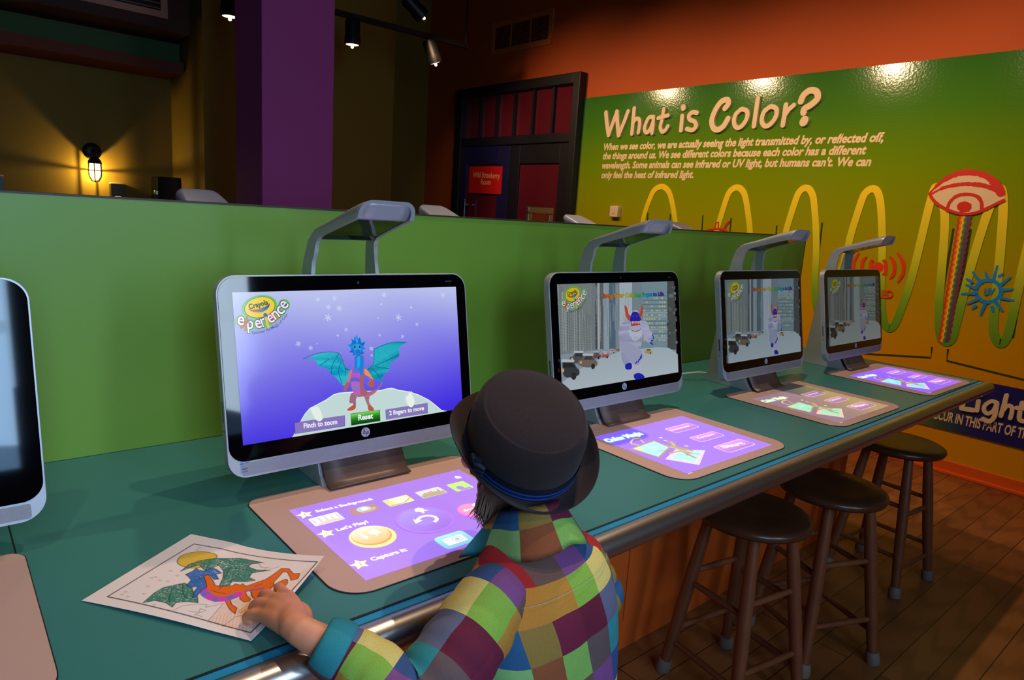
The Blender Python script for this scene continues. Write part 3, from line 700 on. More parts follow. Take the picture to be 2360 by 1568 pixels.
def station(loc, label, rot=0):
    root = empty('desktop_computer', loc, label, 'computer', 'computers with overhead arms', rot)
    MB().prism(rrect(-.283, .283, -.062, .318, .036, 10), mon, -.020, 0).prism(rrect(-.25, .25, -.03, .29, .04), mon, -.036, -.020).build('monitor_housing', M_alu, root, bevel=.0022, seg=2)
    gl = MB().prism(rrect(-.2803, .2803, -.031, .3152, (.030, .030, .034, .034), 10), mon, -.001, .0012).build('screen_glass', M_gloss, root, bevel=.0006, seg=1)
    MB().prism(rrect(-.258, .262, -.0575, -.0345, .004), mon, -.001, .0006).build('speaker_grille', M_alud, root, smooth=False)
    # round maker's mark below the display
    A = Art(mon(0, 0, .0013), (1, 0, 0), (0, ST, CT), (0, -CT, ST), 4e-5)
    A.disc(-.0005, -.0155, .0102, (176, 178, 196), 28)
    A.text('h', (-.0068, -.0185), (-.0008, -.0185), .0085, (6, 6, 12), .03, .3); A.text('p', (-.0004, -.0185), (.0054, -.0205), .0085, (6, 6, 12), .03, .3)
    A.stroke([(-.0048, -.0105), (-.0032, -.0075)], .0012, (6, 6, 12)); A.stroke([(.001, -.0255), (-.0005, -.022)], .0012, (6, 6, 12))
    A.build('maker_logo', M_print, gl)
    A = Art(mon(0, 0, .0013), (1, 0, 0), (0, ST, CT), (0, -CT, ST), 4e-5)
    A.disc(.004, .300, .0026, (24, 26, 34)); A.disc(.004, .300, .0009, (120, 120, 130)); A.build('webcam', M_print, gl)
    A = Art(mon(0, 0, .0013), (1, 0, 0), (0, ST, CT), (0, -CT, ST), 4e-5)
    A.text('sprout', (.226, .298), (.243, .298), .0042, (90, 90, 100), .0)
    A.build('model_lettering', M_print, gl)
    A = Art(mon(0, 0, .0004), (1, 0, 0), (0, ST, CT), (0, -CT, ST), 4e-5)
    A.rect(-.262, -.246, -.053, -.030, (150, 158, 190)); A.rect(-.262, -.255, -.036, -.033, (60, 110, 180)); A.rect(-.252, -.246, -.036, -.033, (90, 96, 120))
    for k in range(3): A.rect(-.260, -.249, -.041 - k * .005, -.0385 - k * .005, (104, 108, 132))
    A.build('sticker', M_print, root)
    s = MB()
    for b0, b1 in ((.045, .085), (.028, .031)): s.prism([(-.009, b0), (-.0065, b0), (-.0065, b1), (-.009, b1)], lambda u, v, c: mon(-.2832 - c, v, -.010 + (u + .0078)), 0, .0006)
    s.build('side_ports', M_port, root, smooth=False)
    # stand body: wedge tapering upward
    def wsec(z): return .099 - (.099 - .079) * min(1, z / .43)
    # open the back at the top: keep the upper column as two legs only
    lower = [(.295, .0004), (.130, .0004), (.130, .0028), (.107, .0028), (.113, .009), (.124, .022), (.137, .046), (.156, .076), (.166, .10), (.192, .30), (.274, .30)]
    b = MB(); n = len(lower); vs = [V((sx * wsec(z), y, z)) for sx in (-1, 1) for y, z in lower]
    tri = tessellate_polygon([[V((y, z, 0)) for y, z in lower]])
    b.add(vs, [(i, (i + 1) % n, n + (i + 1) % n, n + i) for i in range(n)] + [tuple(t) for t in tri] + [tuple(n + i for i in reversed(t)) for t in tri])
    b.build('stand', M_alu, root, smooth=False, bevel=.004)
    # overhead arm: two legs joining into an inverted trough
    S = [((.276, .29), (.194, .29), .085, .004), ((.264, .43), (.218, .43), .0785, .004), ((.256, .475), (.2165, .468), .0735, .005), ((.249, .498), (.2155, .487), .0715, .006), ((.238, .513), (.209, .4985), .070, .008),
         ((.222, .522), (.196, .507), .069, .009), ((.18, .537), (.166, .517), .067, .012), ((.11, .563), (.110, .534), .064, .016), ((.066, .578), (.066, .5465), .0625, .020), ((.054, .5815), (.062, .5472), .062, .0225), ((.044, .5842), (.0575, .5485), .0615, .0265)]
    S = [((q[0], q[1]), (q[2], q[3]), q[4], q[5]) for q in catmull([(*T, *B, wd, r) for T, B, wd, r in S], 3)]
    def half(T, B, wd, r, sgn=1):
        T = V((0, *T)); B = V((0, *B)); d = (T - B); h = d.length; d.normalize(); r = min(r, h * .75); pts = [B + V((-wd, 0, 0)), B + d * (h - r) * .5 + V((-wd, 0, 0))]
        for k in range(8):
            a = math.pi - math.pi / 2 * k / 7; pts.append(B + d * (h - r + r * math.sin(a)) + V((-wd + r + r * math.cos(a), 0, 0)))
        return pts
    tk = .0085; full = []; legs = ([], [])
    for i, (T, B, wd, r) in enumerate(S):
        o_ = half(T, B, wd, r); Ti = V((0, *T)); Bi = V((0, *B)); d = (Ti - Bi).normalized(); Ti = Ti - d * tk * .8
        i_ = half((Ti.y, Ti.z), B, wd - tk, max(.002, r - tk * .8)); mir = lambda L_: [V((-p.x, p.y, p.z)) for p in reversed(L_)]
        if i >= 9: full.append(o_ + mir(o_) + list(reversed(i_ + mir(i_))))
        if i <= 9:
            w2 = [V((-wd, *B)), V((-wd, *(Bi.lerp(V((0, *T)), .5)).yz)), V((-wd, *T)), V((-wd + tk, *T)), V((-wd + tk, *(Bi.lerp(V((0, *T)), .5)).yz)), V((-wd + tk, *B))]
            legs[0].append(w2); legs[1].append([V((-p.x, p.y, p.z)) for p in w2])
    b = MB(); b.loft(full, True, True).loft(legs[0], True, True).loft(legs[1], True, True)
    b.build('overhead_arm', M_alu, root, ang=40)
    # curled front lip inside the trough, then the dark mirror glass under the arm
    lip = [(.0490, .5785), (.0540, .572), (.0585, .564), (.0635, .556), (.0695, .550), (.076, .5475)]
    b = MB(); rr = []
    for i, (y, z) in enumerate(lip): rr.append([V((x * (.0500 + .0006 * i), y, z)) for x in (-1, -.5, 0, .5, 1)])
    b.loft(rr, False, False).build('front_lip', M_alu, root, solid=.002)
    b = MB()
    gl2 = [(.074, .5475, .0545), (.110, .5355, .0565), (.166, .5185, .059), (.196, .5085, .061), (.2105, .499, .0625)]
    b.loft([[V((x * hw, y, z + dz)) for x, dz in ((-1, 0), (1, 0), (1, .006), (-1, .006))] for y, z, hw in gl2], True, True)
    b.build('projector_glass', M_mirror, root, smooth=False)
    # bronze control flap at the foot
    fp = catmull([(.142, .082), (.132, .062), (.114, .032), (.101, .0135), (.093, .0085), (.081, .0058)], 4)
    b = MB(); b.loft([[V((x * .0945, y, z)) for x in (-1, -.5, 0, .5, 1)] for y, z in fp], False, False)
    b.build('control_flap', M_flap, root, solid=.003)
    A = Art((0, .1135, .0215), (1, 0, 0), V((0, .55, .84)).normalized(), V((0, -.84, .55)), 4e-5)
    ic = (44, 38, 38)
    A.L = 90
    A.stroke([(-.046, 0), (-.034, 0), (-.036, .004), (-.044, .004)], .001, ic, closed=True); A.stroke([(.007 * math.cos(k * .314), .003 + .004 * math.sin(k * .314)) for k in range(20)], .0009, ic, closed=True); A.stroke([(.038, 0), (.048, 0), (.048, .004), (.038, .004)], .001, ic, closed=True)
    A.build('touch_icons', M_print, root)
    return root

def children(o): return [c for c in bpy.data.objects if c.parent == o]
def copy_tree(o, loc, label, rot=0):
    r = o.copy(); COL.objects.link(r); r.location = loc; r['label'] = label; r.rotation_euler = (0, 0, rot)
    for c in children(o):
        k = c.copy(); COL.objects.link(k); k.parent = r
        for g in children(c):
            h = g.copy(); COL.objects.link(h); h.parent = k
    return r
SX = [-.59, .2547, 1.0928, 1.889, 2.6505]
first = station((SX[1], 0, HC), 'desktop computer with a blue winged dragon on its screen, before the child')
stations = [copy_tree(first, (SX[0], 0, HC), 'desktop computer cut off by the left edge of the photo'), first,
            copy_tree(first, (SX[2], 0, HC), 'desktop computer with snowy street screen just right of the hat'),
            copy_tree(first, (SX[3], 0, HC), 'desktop computer with snowy street screen, second from the mural wall'),
            copy_tree(first, (SX[4], 0, HC), 'desktop computer nearest the mural wall at the counter end')]
for x, lb in ((.19, 'far computer arm showing over the divider left of the purple column'), (1.01, 'far computer arm showing over the divider right of the near dragon computer'),
              (1.75, 'far computer arm showing over the divider before the dark door'), (2.50, 'far computer arm peeping over the divider beside the mural waves')):
    copy_tree(first, (x, 1.075, HC), lb, math.pi)

# touch mats
def touch_mat(x, label):
    root = empty('touch_mat', (x, 0, HC), label, 'touch mat', 'touch mats in front of the computers')
    o0 = rrect(-.2515, .2505, -.284, .127, (.058, .058, .03, .03), 9)
    MB().prism(o0, lambda u, v, c: V((u, v, c)), .0004, .0016).build('mat_edge', M_mated, root, smooth=False)
    o1 = rrect(-.2500, .2490, -.2825, .1255, (.057, .057, .029, .029), 9)
    MB().prism(o1, lambda u, v, c: V((u, v, c)), .0012, .0024).build('mat_surface', M_mat, root, smooth=False)
    return root
mats = [touch_mat(SX[0], 'blank taupe touch mat cut off by the left edge'), touch_mat(SX[1], 'touch mat showing purple Select a Background menu before the child'),
        touch_mat(SX[2], 'touch mat with lilac Start menu right of the child'), touch_mat(SX[3], 'touch mat with pale yellowish Start menu, second from the mural'),
        touch_mat(SX[4], 'touch mat with deep violet Start menu at the counter end')]
# white cable between two stations
cb = MB().tube(catmull([(1.70, .46, HC + .0045), (1.685, .40, HC + .006), (1.715, .345, HC + .022), (1.76, .31, HC + .03), (1.80, .30, HC + .025)], 6), .0035, 8).build('power_cable', mat('white_cable', (210, 205, 200), .5))
tag(cb, 'thin white power cable curling behind the second last computer', 'cable')
# ================================================================ SCREEN PICTURES
def clampP(pts, x0=-.2543, x1=.2543, y0=.0002, y1=.2858): return [(min(max(x, x0), x1), min(max(y, y0), y1)) for x, y in pts]
def screen_art(k): 
    L = V((SX[k], 0, HC)); return Art(L + mon(0, 0, .0016), (1, 0, 0), (0, ST, CT), (0, -CT, ST), 2.5e-5, L)
def mixc(a, b, t): return tuple(x + (y - x) * t for x, y in zip(a, b))
def rampc(stops, t):
    for (p, c), (q, d) in zip(stops, stops[1:]):
        if t <= q: return mixc(c, d, max(0, min(1, (t - p) / (q - p))))
    return stops[-1][1]
HUES = [(0, (225, 70, 30)), (.2, (240, 160, 20)), (.4, (220, 210, 30)), (.55, (60, 190, 110)), (.72, (30, 160, 215)), (.88, (40, 70, 190)), (1, (110, 50, 150))]
A1 = screen_art(1); A2 = screen_art(2)
ZLG = (530, 660, 160 / 1930); ZS = (1270, 640, 310 / 1800)
_a, _b = A1.at(810, 570, ZLG), A1.at(1500, 520, ZLG); _c, _d = A2.at(262, 222, ZS), A2.at(422, 212, ZS)
LK = (_d[0] - _c[0]) / (_b[0] - _a[0])
def logo(A, small=False):
    if not small: g = lambda x, y: A1.at(x, y, ZLG); k = 1
    else:
        k = LK
        def g(x, y):
            p = A1.at(x, y, ZLG); return (_c[0] + (p[0] - _a[0]) * LK, _c[1] + (p[1] - _a[1]) * LK)
    G = lambda pts: [g(x, y) for x, y in pts]
    def ell(cx, cy, rx, ry, rot, n=40): 
        c, s = math.cos(rot), math.sin(rot)
        return G([(cx + rx * math.cos(a) * c - ry * math.sin(a) * s, cy + rx * math.cos(a) * s + ry * math.sin(a) * c) for a in [2 * math.pi * i / n for i in range(n)]])
    gr, dg = (112, 196, 96), (34, 110, 40)
    L = [('e', 300, 965, 185, 8, (150, 40, 70)), ('p', 560, 1075, 175, -4, (40, 60, 110)), ('e', 785, 1055, 175, -16, (120, 50, 100)), ('r', 925, 1010, 120, -20, (60, 50, 110)), ('e', 1135, 905, 180, -30, (150, 40, 60)), ('n', 1262, 800, 170, -36, (150, 40, 40)), ('c', 1400, 675, 180, -46, (40, 70, 120)), ('e', 1500, 520, 180, -52, (70, 60, 110))]
    A.poly(ell(812, 570, 500, 318, -.22), gr)
    for ch, x, y, wd, rot, oc in L + [('x', 420, 1050, 150, 0, None), ('i', 1020, 980, 80, 0, None)]: A.poly(ell(x, y, 165, 170, 0, 20), gr, x == 300)
    A.poly(ell(826, 588, 436, 292, -.22), dg); A.poly(ell(826, 586, 420, 278, -.22), lambda u, v: (238, 208, 44))
    top = G([(508, 628), (600, 655), (720, 640), (860, 605), (990, 560), (1080, 505), (1108, 455)]); bot = G([(508, 640), (570, 690), (680, 728), (800, 737), (910, 715), (1010, 655), (1085, 575), (1112, 480)])
    x0, x1 = top[0][0], top[-1][0]
    A.poly(top + bot[::-1], lambda u, v: rampc([(0, (200, 50, 30)), (.18, (225, 120, 30)), (.4, (236, 196, 40)), (.56, (30, 170, 80)), (.74, (20, 140, 200)), (.88, (50, 50, 190)), (1, (120, 30, 110))], (u - x0) / (x1 - x0)))
    A.text('Crayola', g(535, 642), g(1070, 500), .0098 * k, (26, 78, 30), .035)
    def letter(ch, x, y, wd, rot, c, bold):
        a = math.radians(rot); dx, dy = math.cos(a) * wd / 2, math.sin(a) * wd / 2; ox, oy = -math.sin(a) * 108, math.cos(a) * 108
        A.text(ch, g(x - dx + ox, y - dy + oy), g(x + dx + ox, y + dy + oy), .0245 * k, c, bold)
    for ch, x, y, wd, rot, oc in L: letter(ch, x, y, wd + 34, rot, oc, .055); letter(ch, x, y, wd, rot, (240, 232, 250), .012)
    for p, q, c, w_ in (((470, 860), (425, 1220), (176, 120, 70), .0040), ((530, 950), (310, 1160), (190, 90, 70), .0036), ((985, 850), (1060, 1130), (226, 200, 70), .0042)): A.stroke([g(*p), g(*q)], w_ * k, c)
    A.poly(ell(975, 800, 55, 55, 0, 16), (30, 110, 200))
    if True:
        for wd, p, q, in (('Discover', (622, 1345), (975, 1278)), ('the', (1005, 1258), (1130, 1218)), ('Magic', (1160, 1205), (1372, 1075)), ('of', (1392, 1045), (1455, 985)), ('Color', (1478, 955), (1615, 795))):
            A.text(wd, g(*p), g(*q), .0058 * k, (48, 92, 150) if not small else (30, 90, 60), .01)

# ---- picture on the near computer: a winged dragon on a snowy hill
A = A1
def bg1(u, v):
    t = v / .286; x = (u + .2545) / .509
    c = rampc([(0, (66, 46, 226)), (.18, (86, 72, 228)), (.42, (118, 110, 232)), (.62, (142, 140, 236)), (.82, (168, 172, 238)), (1, (190, 198, 242))], t + .12 * (x - .5) * (1 - t) * (-1.0) + .03 * math.sin(x * 9 + t * 5))
    return c
A.grid(-.2545, .2545, 0, .286, 32, 24, bg1)
Z4 = (480, 420, .459)
rg = random.Random(5)
for x, y, r in ((601, 680, 19), (955, 680, 19), (452, 812, 15), (514, 833, 12), (692, 741, 10), (650, 770, 8), (975, 776, 11), (1048, 714, 11), (861, 769, 8), (819, 836, 13), (657, 633, 16), (634, 584, 13), (882, 566, 15), (1018, 630, 9), (1178, 566, 13), (550, 590, 12), (852, 683, 6), (603, 628, 14), (868, 612, 8), (545, 812, 4), (820, 870, 8)):
    p = A.at(x, y, Z4); A.flake(p[0], p[1], r * .459 / 1150, mixc(bg1(*p), (214, 232, 246), .62))
logo(A)
ZD = (680, 750, 320 / 1930)
hill = [(-40, 1640), (20, 1470), (80, 1330), (130, 1245), (200, 1165), (330, 1098), (420, 1050), (530, 975), (600, 952), (740, 940), (900, 930), (1090, 925), (1200, 912), (1270, 892), (1340, 882), (1440, 912), (1600, 938), (1720, 980), (1850, 1045), (1930, 1105), (2030, 1190), (2110, 1270), (2110, 1700)]
A.poly(clampP(A.P([(x, y - 14) for x, y in hill], ZD)), (236, 244, 240)); A.poly(clampP(A.P(hill, ZD)), (196, 220, 218))
def tr(pts, c, n=4): A.smooth(A.P(pts, ZD), c, n)
def tp(pts, c): A.poly(A.P(pts, ZD), c)
teal = lambda u, v: mixc((6, 150, 190), (60, 196, 206), .5 + .5 * math.sin(u * 420 + v * 300))
lw = [(100, 468), (230, 430), (330, 390), (420, 378), (600, 385), (640, 470), (680, 560), (750, 610), (745, 700), (740, 830), (660, 835), (600, 770), (560, 720), (500, 690), (470, 620), (420, 595), (320, 570), (300, 510), (240, 460)]
rw = [(1555, 232), (1330, 235), (1200, 275), (1095, 325), (1075, 540), (990, 620), (1000, 690), (1110, 760), (1170, 745), (1200, 815), (1220, 690), (1305, 620), (1310, 570), (1340, 510), (1445, 430), (1440, 330), (1480, 280)]
tp(lw, teal); tp(rw, lambda u, v: mixc((4, 128, 166), (40, 178, 196), .5 + .5 * math.sin(u * 380 - v * 260)))
for pts in ([(110, 466), (330, 386), (600, 388), (690, 590), (755, 620)], [(470, 470), (340, 560)], [(600, 400), (510, 560), (500, 680)], [(640, 500), (600, 640), (650, 820)], [(700, 600), (690, 700)], [(1095, 330), (1080, 540), (990, 620)], [(1095, 330), (1330, 240), (1545, 236)], [(1110, 560), (1290, 480), (1440, 400)], [(1090, 560), (1180, 590), (1300, 600)], [(1060, 600), (1140, 680), (1195, 790)], [(1030, 640), (1080, 720)]):
    A.stroke(A.P(pts, ZD), .0011, (4, 92, 130), sm=4)
for _ in range(70):
    q = rg.choice((0, 1)); x, y = (rg.uniform(380, 690), rg.uniform(420, 700)) if q == 0 else (rg.uniform(1110, 1290), rg.uniform(340, 680))
    A.stroke(A.P([(x, y), (x + rg.uniform(-40, 40), y + rg.uniform(-40, 40))], ZD), .0005, rg.choice(((10, 120, 150), (70, 200, 210), (20, 150, 180))))
tr([(1190, 800), (1150, 850), (1100, 895), (1000, 922), (945, 895), (930, 985), (1010, 987), (1100, 935), (1195, 818)], (184, 104, 120))
tr([(780, 935), (748, 1000), (745, 1078), (790, 1085), (785, 1112), (712, 1168), (740, 1187), (800, 1172), (830, 1140), (832, 1030), (845, 985)], lambda u, v: (158, 108, 130)); tr([(785, 1112), (712, 1168), (740, 1187), (800, 1172), (830, 1140), (820, 1105)], (196, 86, 62))
tr([(938, 945), (960, 1030), (998, 1130), (1008, 1180), (1060, 1187), (1082, 1165), (1032, 1100), (1012, 1050), (1018, 965)], (166, 112, 136)); tr([(1000, 1125), (1008, 1180), (1060, 1187), (1082, 1165), (1040, 1115)], (196, 88, 66))
tr([(820, 420), (940, 420), (942, 560), (962, 640), (950, 700), (935, 850), (970, 900), (992, 955), (930, 985), (870, 993), (820, 970), (780, 900), (755, 800), (750, 700), (775, 620), (810, 570)], (172, 96, 112))
ys = [655, 735, 790, 850, 900, 945, 988]; xl = [768, 752, 755, 768, 785, 803, 835]; xr = [890, 886, 881, 885, 890, 896, 902]
for i, c in enumerate(((196, 84, 204), (84, 108, 206), (200, 92, 206), (120, 132, 190), (206, 86, 200), (170, 110, 170))):
    tp([(xl[i], ys[i]), ((xl[i] + xr[i]) / 2, ys[i] - 14), (xr[i], ys[i]), (xr[i + 1], ys[i + 1]), ((xl[i + 1] + xr[i + 1]) / 2, ys[i + 1] - 14), (xl[i + 1], ys[i + 1])], c)
tp([(805, 590), (882, 620), (890, 668), (768, 662)], (96, 112, 222))
tr([(825, 425), (925, 425), (942, 560), (925, 640), (897, 725), (880, 640), (830, 600), (812, 560)], (24, 132, 224)); tr([(850, 440), (890, 440), (885, 560), (850, 600)], (50, 160, 232))
tr([(945, 605), (985, 618), (1050, 710), (1075, 780), (1080, 840), (1045, 862), (1000, 812), (1030, 775), (1015, 720), (955, 680)], (226, 150, 112)); tr([(1030, 730), (1072, 770), (1080, 845), (1045, 864), (1000, 815), (1032, 778)], (190, 92, 76))
tr([(782, 615), (735, 650), (720, 730), (690, 800), (665, 880), (690, 915), (720, 850), (748, 760), (768, 690)], (196, 126, 130)); tr([(700, 790), (665, 880), (688, 916), (722, 850), (735, 800)], (190, 92, 84))
tp([(710, 272), (760, 262), (775, 238), (768, 180), (800, 215), (812, 150), (828, 172), (838, 130), (848, 150), (862, 195), (885, 165), (900, 215), (905, 243), (965, 222), (945, 270), (930, 300), (968, 325), (925, 345), (945, 395), (900, 400), (870, 430), (830, 412), (785, 420), (792, 385), (735, 372), (768, 340), (750, 310)], lambda u, v: mixc((8, 100, 206), (30, 150, 226), .5 + .5 * math.sin(u * 900)))
tr([(790, 280), (850, 255), (905, 280), (900, 340), (880, 400), (830, 400), (805, 345)], (52, 154, 222)); tr([(825, 345), (885, 345), (880, 395), (835, 395)], (24, 120, 200))
for x in (815, 886): A.disc(*A.at(x, 298, ZD), .0024, (10, 46, 110)); A.disc(*A.at(x + 4, 294, ZD), .0008, (190, 220, 240))
tp([(840, 150), (860, 230), (845, 250), (826, 220)], (60, 170, 226))
def box(pts, c, edge=None, g=A1):
    q = clampP(g.P(pts, Z4))
    if edge: g.poly(q, edge); cx = sum(p[0] for p in q) / 4; cy = sum(p[1] for p in q) / 4; q = [(cx + (x - cx) * .985, cy + (y - cy) * .95) for x, y in q]
    g.poly(q, c)
box([(427, 1207), (680, 1170), (681, 1225), (430, 1264)], (136, 118, 190), (86, 66, 170)); box([(883, 1142), (1095, 1108), (1096, 1160), (886, 1192)], (136, 122, 186), (110, 96, 170))
q = A.P([(711, 1164), (854, 1144), (856, 1197), (713, 1219)], Z4); A.poly([(q[0][0] - .001, q[0][1] + .001), (q[1][0] + .001, q[1][1] + .001), (q[2][0] + .001, q[2][1] - .001), (q[3][0] - .001, q[3][1] - .001)], (60, 110, 70))
vb = (q[2][1] + q[3][1]) / 2; vt = (q[0][1] + q[1][1]) / 2
A.grid((q[0][0] + q[3][0]) / 2, (q[1][0] + q[2][0]) / 2, vb, vt, 1, 6, lambda u, v: rampc([(0, (12, 64, 16)), (.5, (40, 128, 32)), (1, (128, 224, 96))], (v - vb) / (vt - vb)))
W_ = (240, 242, 250)
tr([(200, 1160), (250, 1138), (310, 1138), (365, 1258), (360, 1310), (320, 1332), (270, 1308), (240, 1250)], (232, 242, 236)); tr([(1525, 1000), (1560, 960), (1572, 912), (1588, 945), (1602, 908), (1608, 955), (1640, 1030), (1640, 1080), (1612, 1135), (1572, 1130), (1540, 1080)], (236, 244, 240))
A.text('Pinch to zoom', A.at(105, 1430, ZD), A.at(570, 1368, ZD), .0103, W_, .03); A.text('Reset', A.at(862, 1318, ZD), A.at(1068, 1290, ZD), .0116, W_, .035); A.text('2 fingers to move', A.at(1294, 1248, ZD), A.at(1775, 1175, ZD), .0098, W_, .03)
M_scr = colmat('lit_display', 'screen', .95, rough=.12, spec=.4)
A.build('display_picture', M_scr, stations[1])

# ---- picture on the further computers: horned snow beast in a winter street
def street(A, seed, figure, gain, tint=None):
    A.gain = gain; A.tint = tint; r = random.Random(seed)
    g = lambda x, y: A2.at(x, y, ZS)
    def PP(pts): return clampP([g(x, y) for x, y in pts])
    A.grid(-.2545, .2545, 0, .286, 14, 10, lambda u, v: mixc((150, 168, 180), (150, 172, 188), v / .286))
    A.poly(PP([(60, 60), (560, 60), (640, 560), (660, 960), (60, 1040)]), (136, 146, 148))
    for i in range(64):
        x = r.uniform(90, 640); y0 = 90 + max(0, (x - 100)) * .95 + r.uniform(-40, 160); A.stroke(PP([(x, y0), (x + 8, 985)]), r.uniform(.0006, .0016), r.choice(((100, 106, 108), (172, 184, 188), (120, 112, 100), (190, 200, 204))), caps=False)
    for i in range(16):
        y = 300 + i * 42; A.stroke(PP([(95, y), (640, 560 + (y - 300) * .58)]), .0007, (110, 112, 110), caps=False)
    for x0, x1, c in ((530, 580, (130, 140, 148)), (580, 610, (80, 88, 94)), (610, 640, (190, 196, 196)), (640, 690, (100, 112, 118)), (690, 765, (160, 176, 188)), (765, 850, (92, 118, 136)), (850, 905, (134, 150, 160)), (905, 1075, (186, 202, 216)), (1075, 1210, (136, 152, 162)), (1210, 1545, (134, 160, 170)), (1545, 1720, (84, 88, 90))):
        A.poly(PP([(x0, 40), (x1, 40), (x1 + 6, 960), (x0 + 6, 960)]), c, x0 == 530)
    for i in range(60):
        x = r.uniform(540, 1070); y = r.uniform(80, 500); A.stroke(PP([(x, y), (x + 2, y + r.uniform(60, 400))]), .0008, r.choice(((90, 104, 112), (196, 204, 208), (150, 166, 176))), caps=False)
    for j in range(11):
        y = 250 + j * 56
        A.stroke(PP([(1212, y), (1545, y - 4)]), .0032, r.choice(((104, 134, 148), (164, 184, 190), (112, 140, 150))), caps=False)
        for i in range(9):
            if r.random() < .6: x = 1225 + i * 34; A.poly(PP([(x, y + 14), (x + 22, y + 14), (x + 22, y + 36), (x, y + 36)]), r.choice(((206, 204, 160), (170, 190, 190), (190, 196, 170), (214, 200, 130))), i == 0)
    for i in range(34):
        x = r.uniform(1540, 1680); y = r.uniform(60, 900); A.disc(*PP([(x, y)])[0], r.uniform(.002, .007), r.choice(((66, 72, 76), (92, 92, 88), (120, 130, 138))), 8)
    A.poly(PP([(120, 1400), (340, 1240), (600, 1105), (850, 1010), (920, 965), (1200, 952), (1400, 932), (1560, 940), (1720, 1020), (1720, 1700), (100, 1700)]), lambda u, v: mixc((198, 212, 222), (180, 198, 210), v / .1))
    def car(x, y, k, c, c2=(90, 96, 100)):
        A.smooth(PP([(x - 60 * k, y + 25 * k), (x - 62 * k, y - 5 * k), (x - 38 * k, y - 12 * k), (x - 18 * k, y - 42 * k), (x + 30 * k, y - 42 * k), (x + 52 * k, y - 8 * k), (x + 64 * k, y + 2 * k), (x + 60 * k, y + 30 * k), (x, y + 42 * k)]), c, 3)
        A.poly(PP([(x - 30 * k, y - 10 * k), (x - 14 * k, y - 34 * k), (x + 28 * k, y - 34 * k), (x + 44 * k, y - 10 * k)]), c2)
        A.stroke(PP([(x - 30 * k, y - 44 * k), (x + 34 * k, y - 44 * k)]), .003 * k, (206, 214, 220))
        A.disc(*PP([(x - 46 * k, y + 8 * k)])[0], .0022 * k, (226, 190, 130), 10); A.disc(*PP([(x + 36 * k, y + 34 * k)])[0], .004 * k, (50, 52, 56), 10)
    car(870, 965, .5, (170, 120, 120)); car(800, 985, .6, (190, 180, 180)); car(700, 1035, .9, (176, 100, 100), (206, 190, 190)); car(580, 1040, 1.0, (120, 84, 88)); car(345, 1075, 1.8, (92, 92, 96), (60, 64, 68)); car(470, 1120, 2.0, (128, 116, 104), (70, 74, 78)); car(190, 1230, 2.6, (66, 70, 74), (44, 50, 54)); car(1278, 985, .8, (196, 160, 110))
    for i in range(240):
        A.disc(*PP([(r.uniform(90, 1680), r.uniform(80, 1100))])[0], r.uniform(.0003, .0009), (206, 216, 224), 5, i % 60 == 0)
    for x, y, s in ((710, 680, 20), (1625, 205, 14), (1560, 400, 12), (1520, 470, 10), (1600, 130, 9), (620, 770, 10), (1480, 330, 8), (1640, 300, 10)): p = PP([(x, y)])[0]; A.flake(p[0], p[1], s * .1722 / 1000, (160, 196, 226))
    logo(A, True)
    if figure:
        fx = figure
        def yp(pts, c, sm=3): 
            q = PP([fx(x, y) for x, y in pts]); A.smooth(q, c, sm) if sm else A.poly(q, c)
        bl, hr = (36, 44, 190), (206, 84, 56)
        fur = lambda u, v: mixc((150, 154, 196), (196, 200, 228), .5 + .5 * math.sin(u * 260 + v * 190))
        yp([(920, 980), (1000, 1080), (1035, 1150), (960, 1168), (920, 1090)], (168, 172, 204)); yp([(968, 1165), (1045, 1140), (1052, 1220), (980, 1228)], bl)
        yp([(1072, 1140), (1175, 1150), (1185, 1290), (1130, 1320), (1060, 1300)], (200, 204, 226)); yp([(1080, 1305), (1140, 1275), (1205, 1300), (1222, 1352), (1110, 1368)], bl)
        yp([(900, 640), (960, 582), (1040, 562), (1180, 570), (1265, 600), (1292, 700), (1335, 760), (1322, 850), (1270, 872), (1225, 812), (1202, 760), (1190, 870), (1176, 960), (1180, 1060), (1150, 1160), (1090, 1162), (1000, 1085), (940, 1000), (890, 900), (880, 740)], fur)
        yp([(1020, 700), (1180, 700), (1175, 800), (1110, 845), (1050, 820)], (206, 210, 232)); yp([(890, 880), (1040, 890), (1165, 955), (1190, 1050), (1110, 1150), (1000, 1090), (930, 980)], lambda u, v: (176, 180, 212))
        for x in (1050, 1080, 1110, 1140, 1165): A.stroke(PP([fx(x, 790), fx(x + 6, 835)]), .0012, (140, 144, 186))
        for p, q in (((1105, 1150), (1125, 1120)), ((1140, 1130), (1150, 1095)), ((1160, 1100), (1172, 1060)), ((1180, 1080), (1186, 1035)), ((1330, 768), (1350, 820)), ((1300, 872), (1335, 896)), ((1312, 850), (1335, 840))): A.stroke(PP([fx(*p), fx(*q)]), .0042, bl)
        yp([(955, 375), (990, 402), (1012, 495), (1050, 520), (1030, 582), (985, 542), (965, 470)], hr); yp([(1190, 350), (1202, 430), (1196, 490), (1160, 552), (1142, 490), (1168, 455)], hr)
        yp([(1075, 465), (1090, 440), (1120, 442), (1140, 470)], (206, 210, 228)); yp([(1030, 585), (1045, 500), (1075, 460), (1130, 465), (1150, 510), (1175, 555), (1160, 582), (1100, 590)], bl)
        for x in (1072, 1118): A.disc(*PP([fx(x, 520)])[0], .0022, (220, 60, 50), 10)
        yp([(1038, 650), (1165, 630), (1178, 690), (1110, 728), (1044, 706)], (190, 192, 214)); yp([(1045, 588), (1160, 582), (1168, 636), (1110, 642), (1042, 652)], (196, 70, 60), 0)
        for i in range(6): x = 1052 + i * 20; yp([(x, 588), (x + 16, 586), (x + 9, 628)], (226, 222, 226), 0)
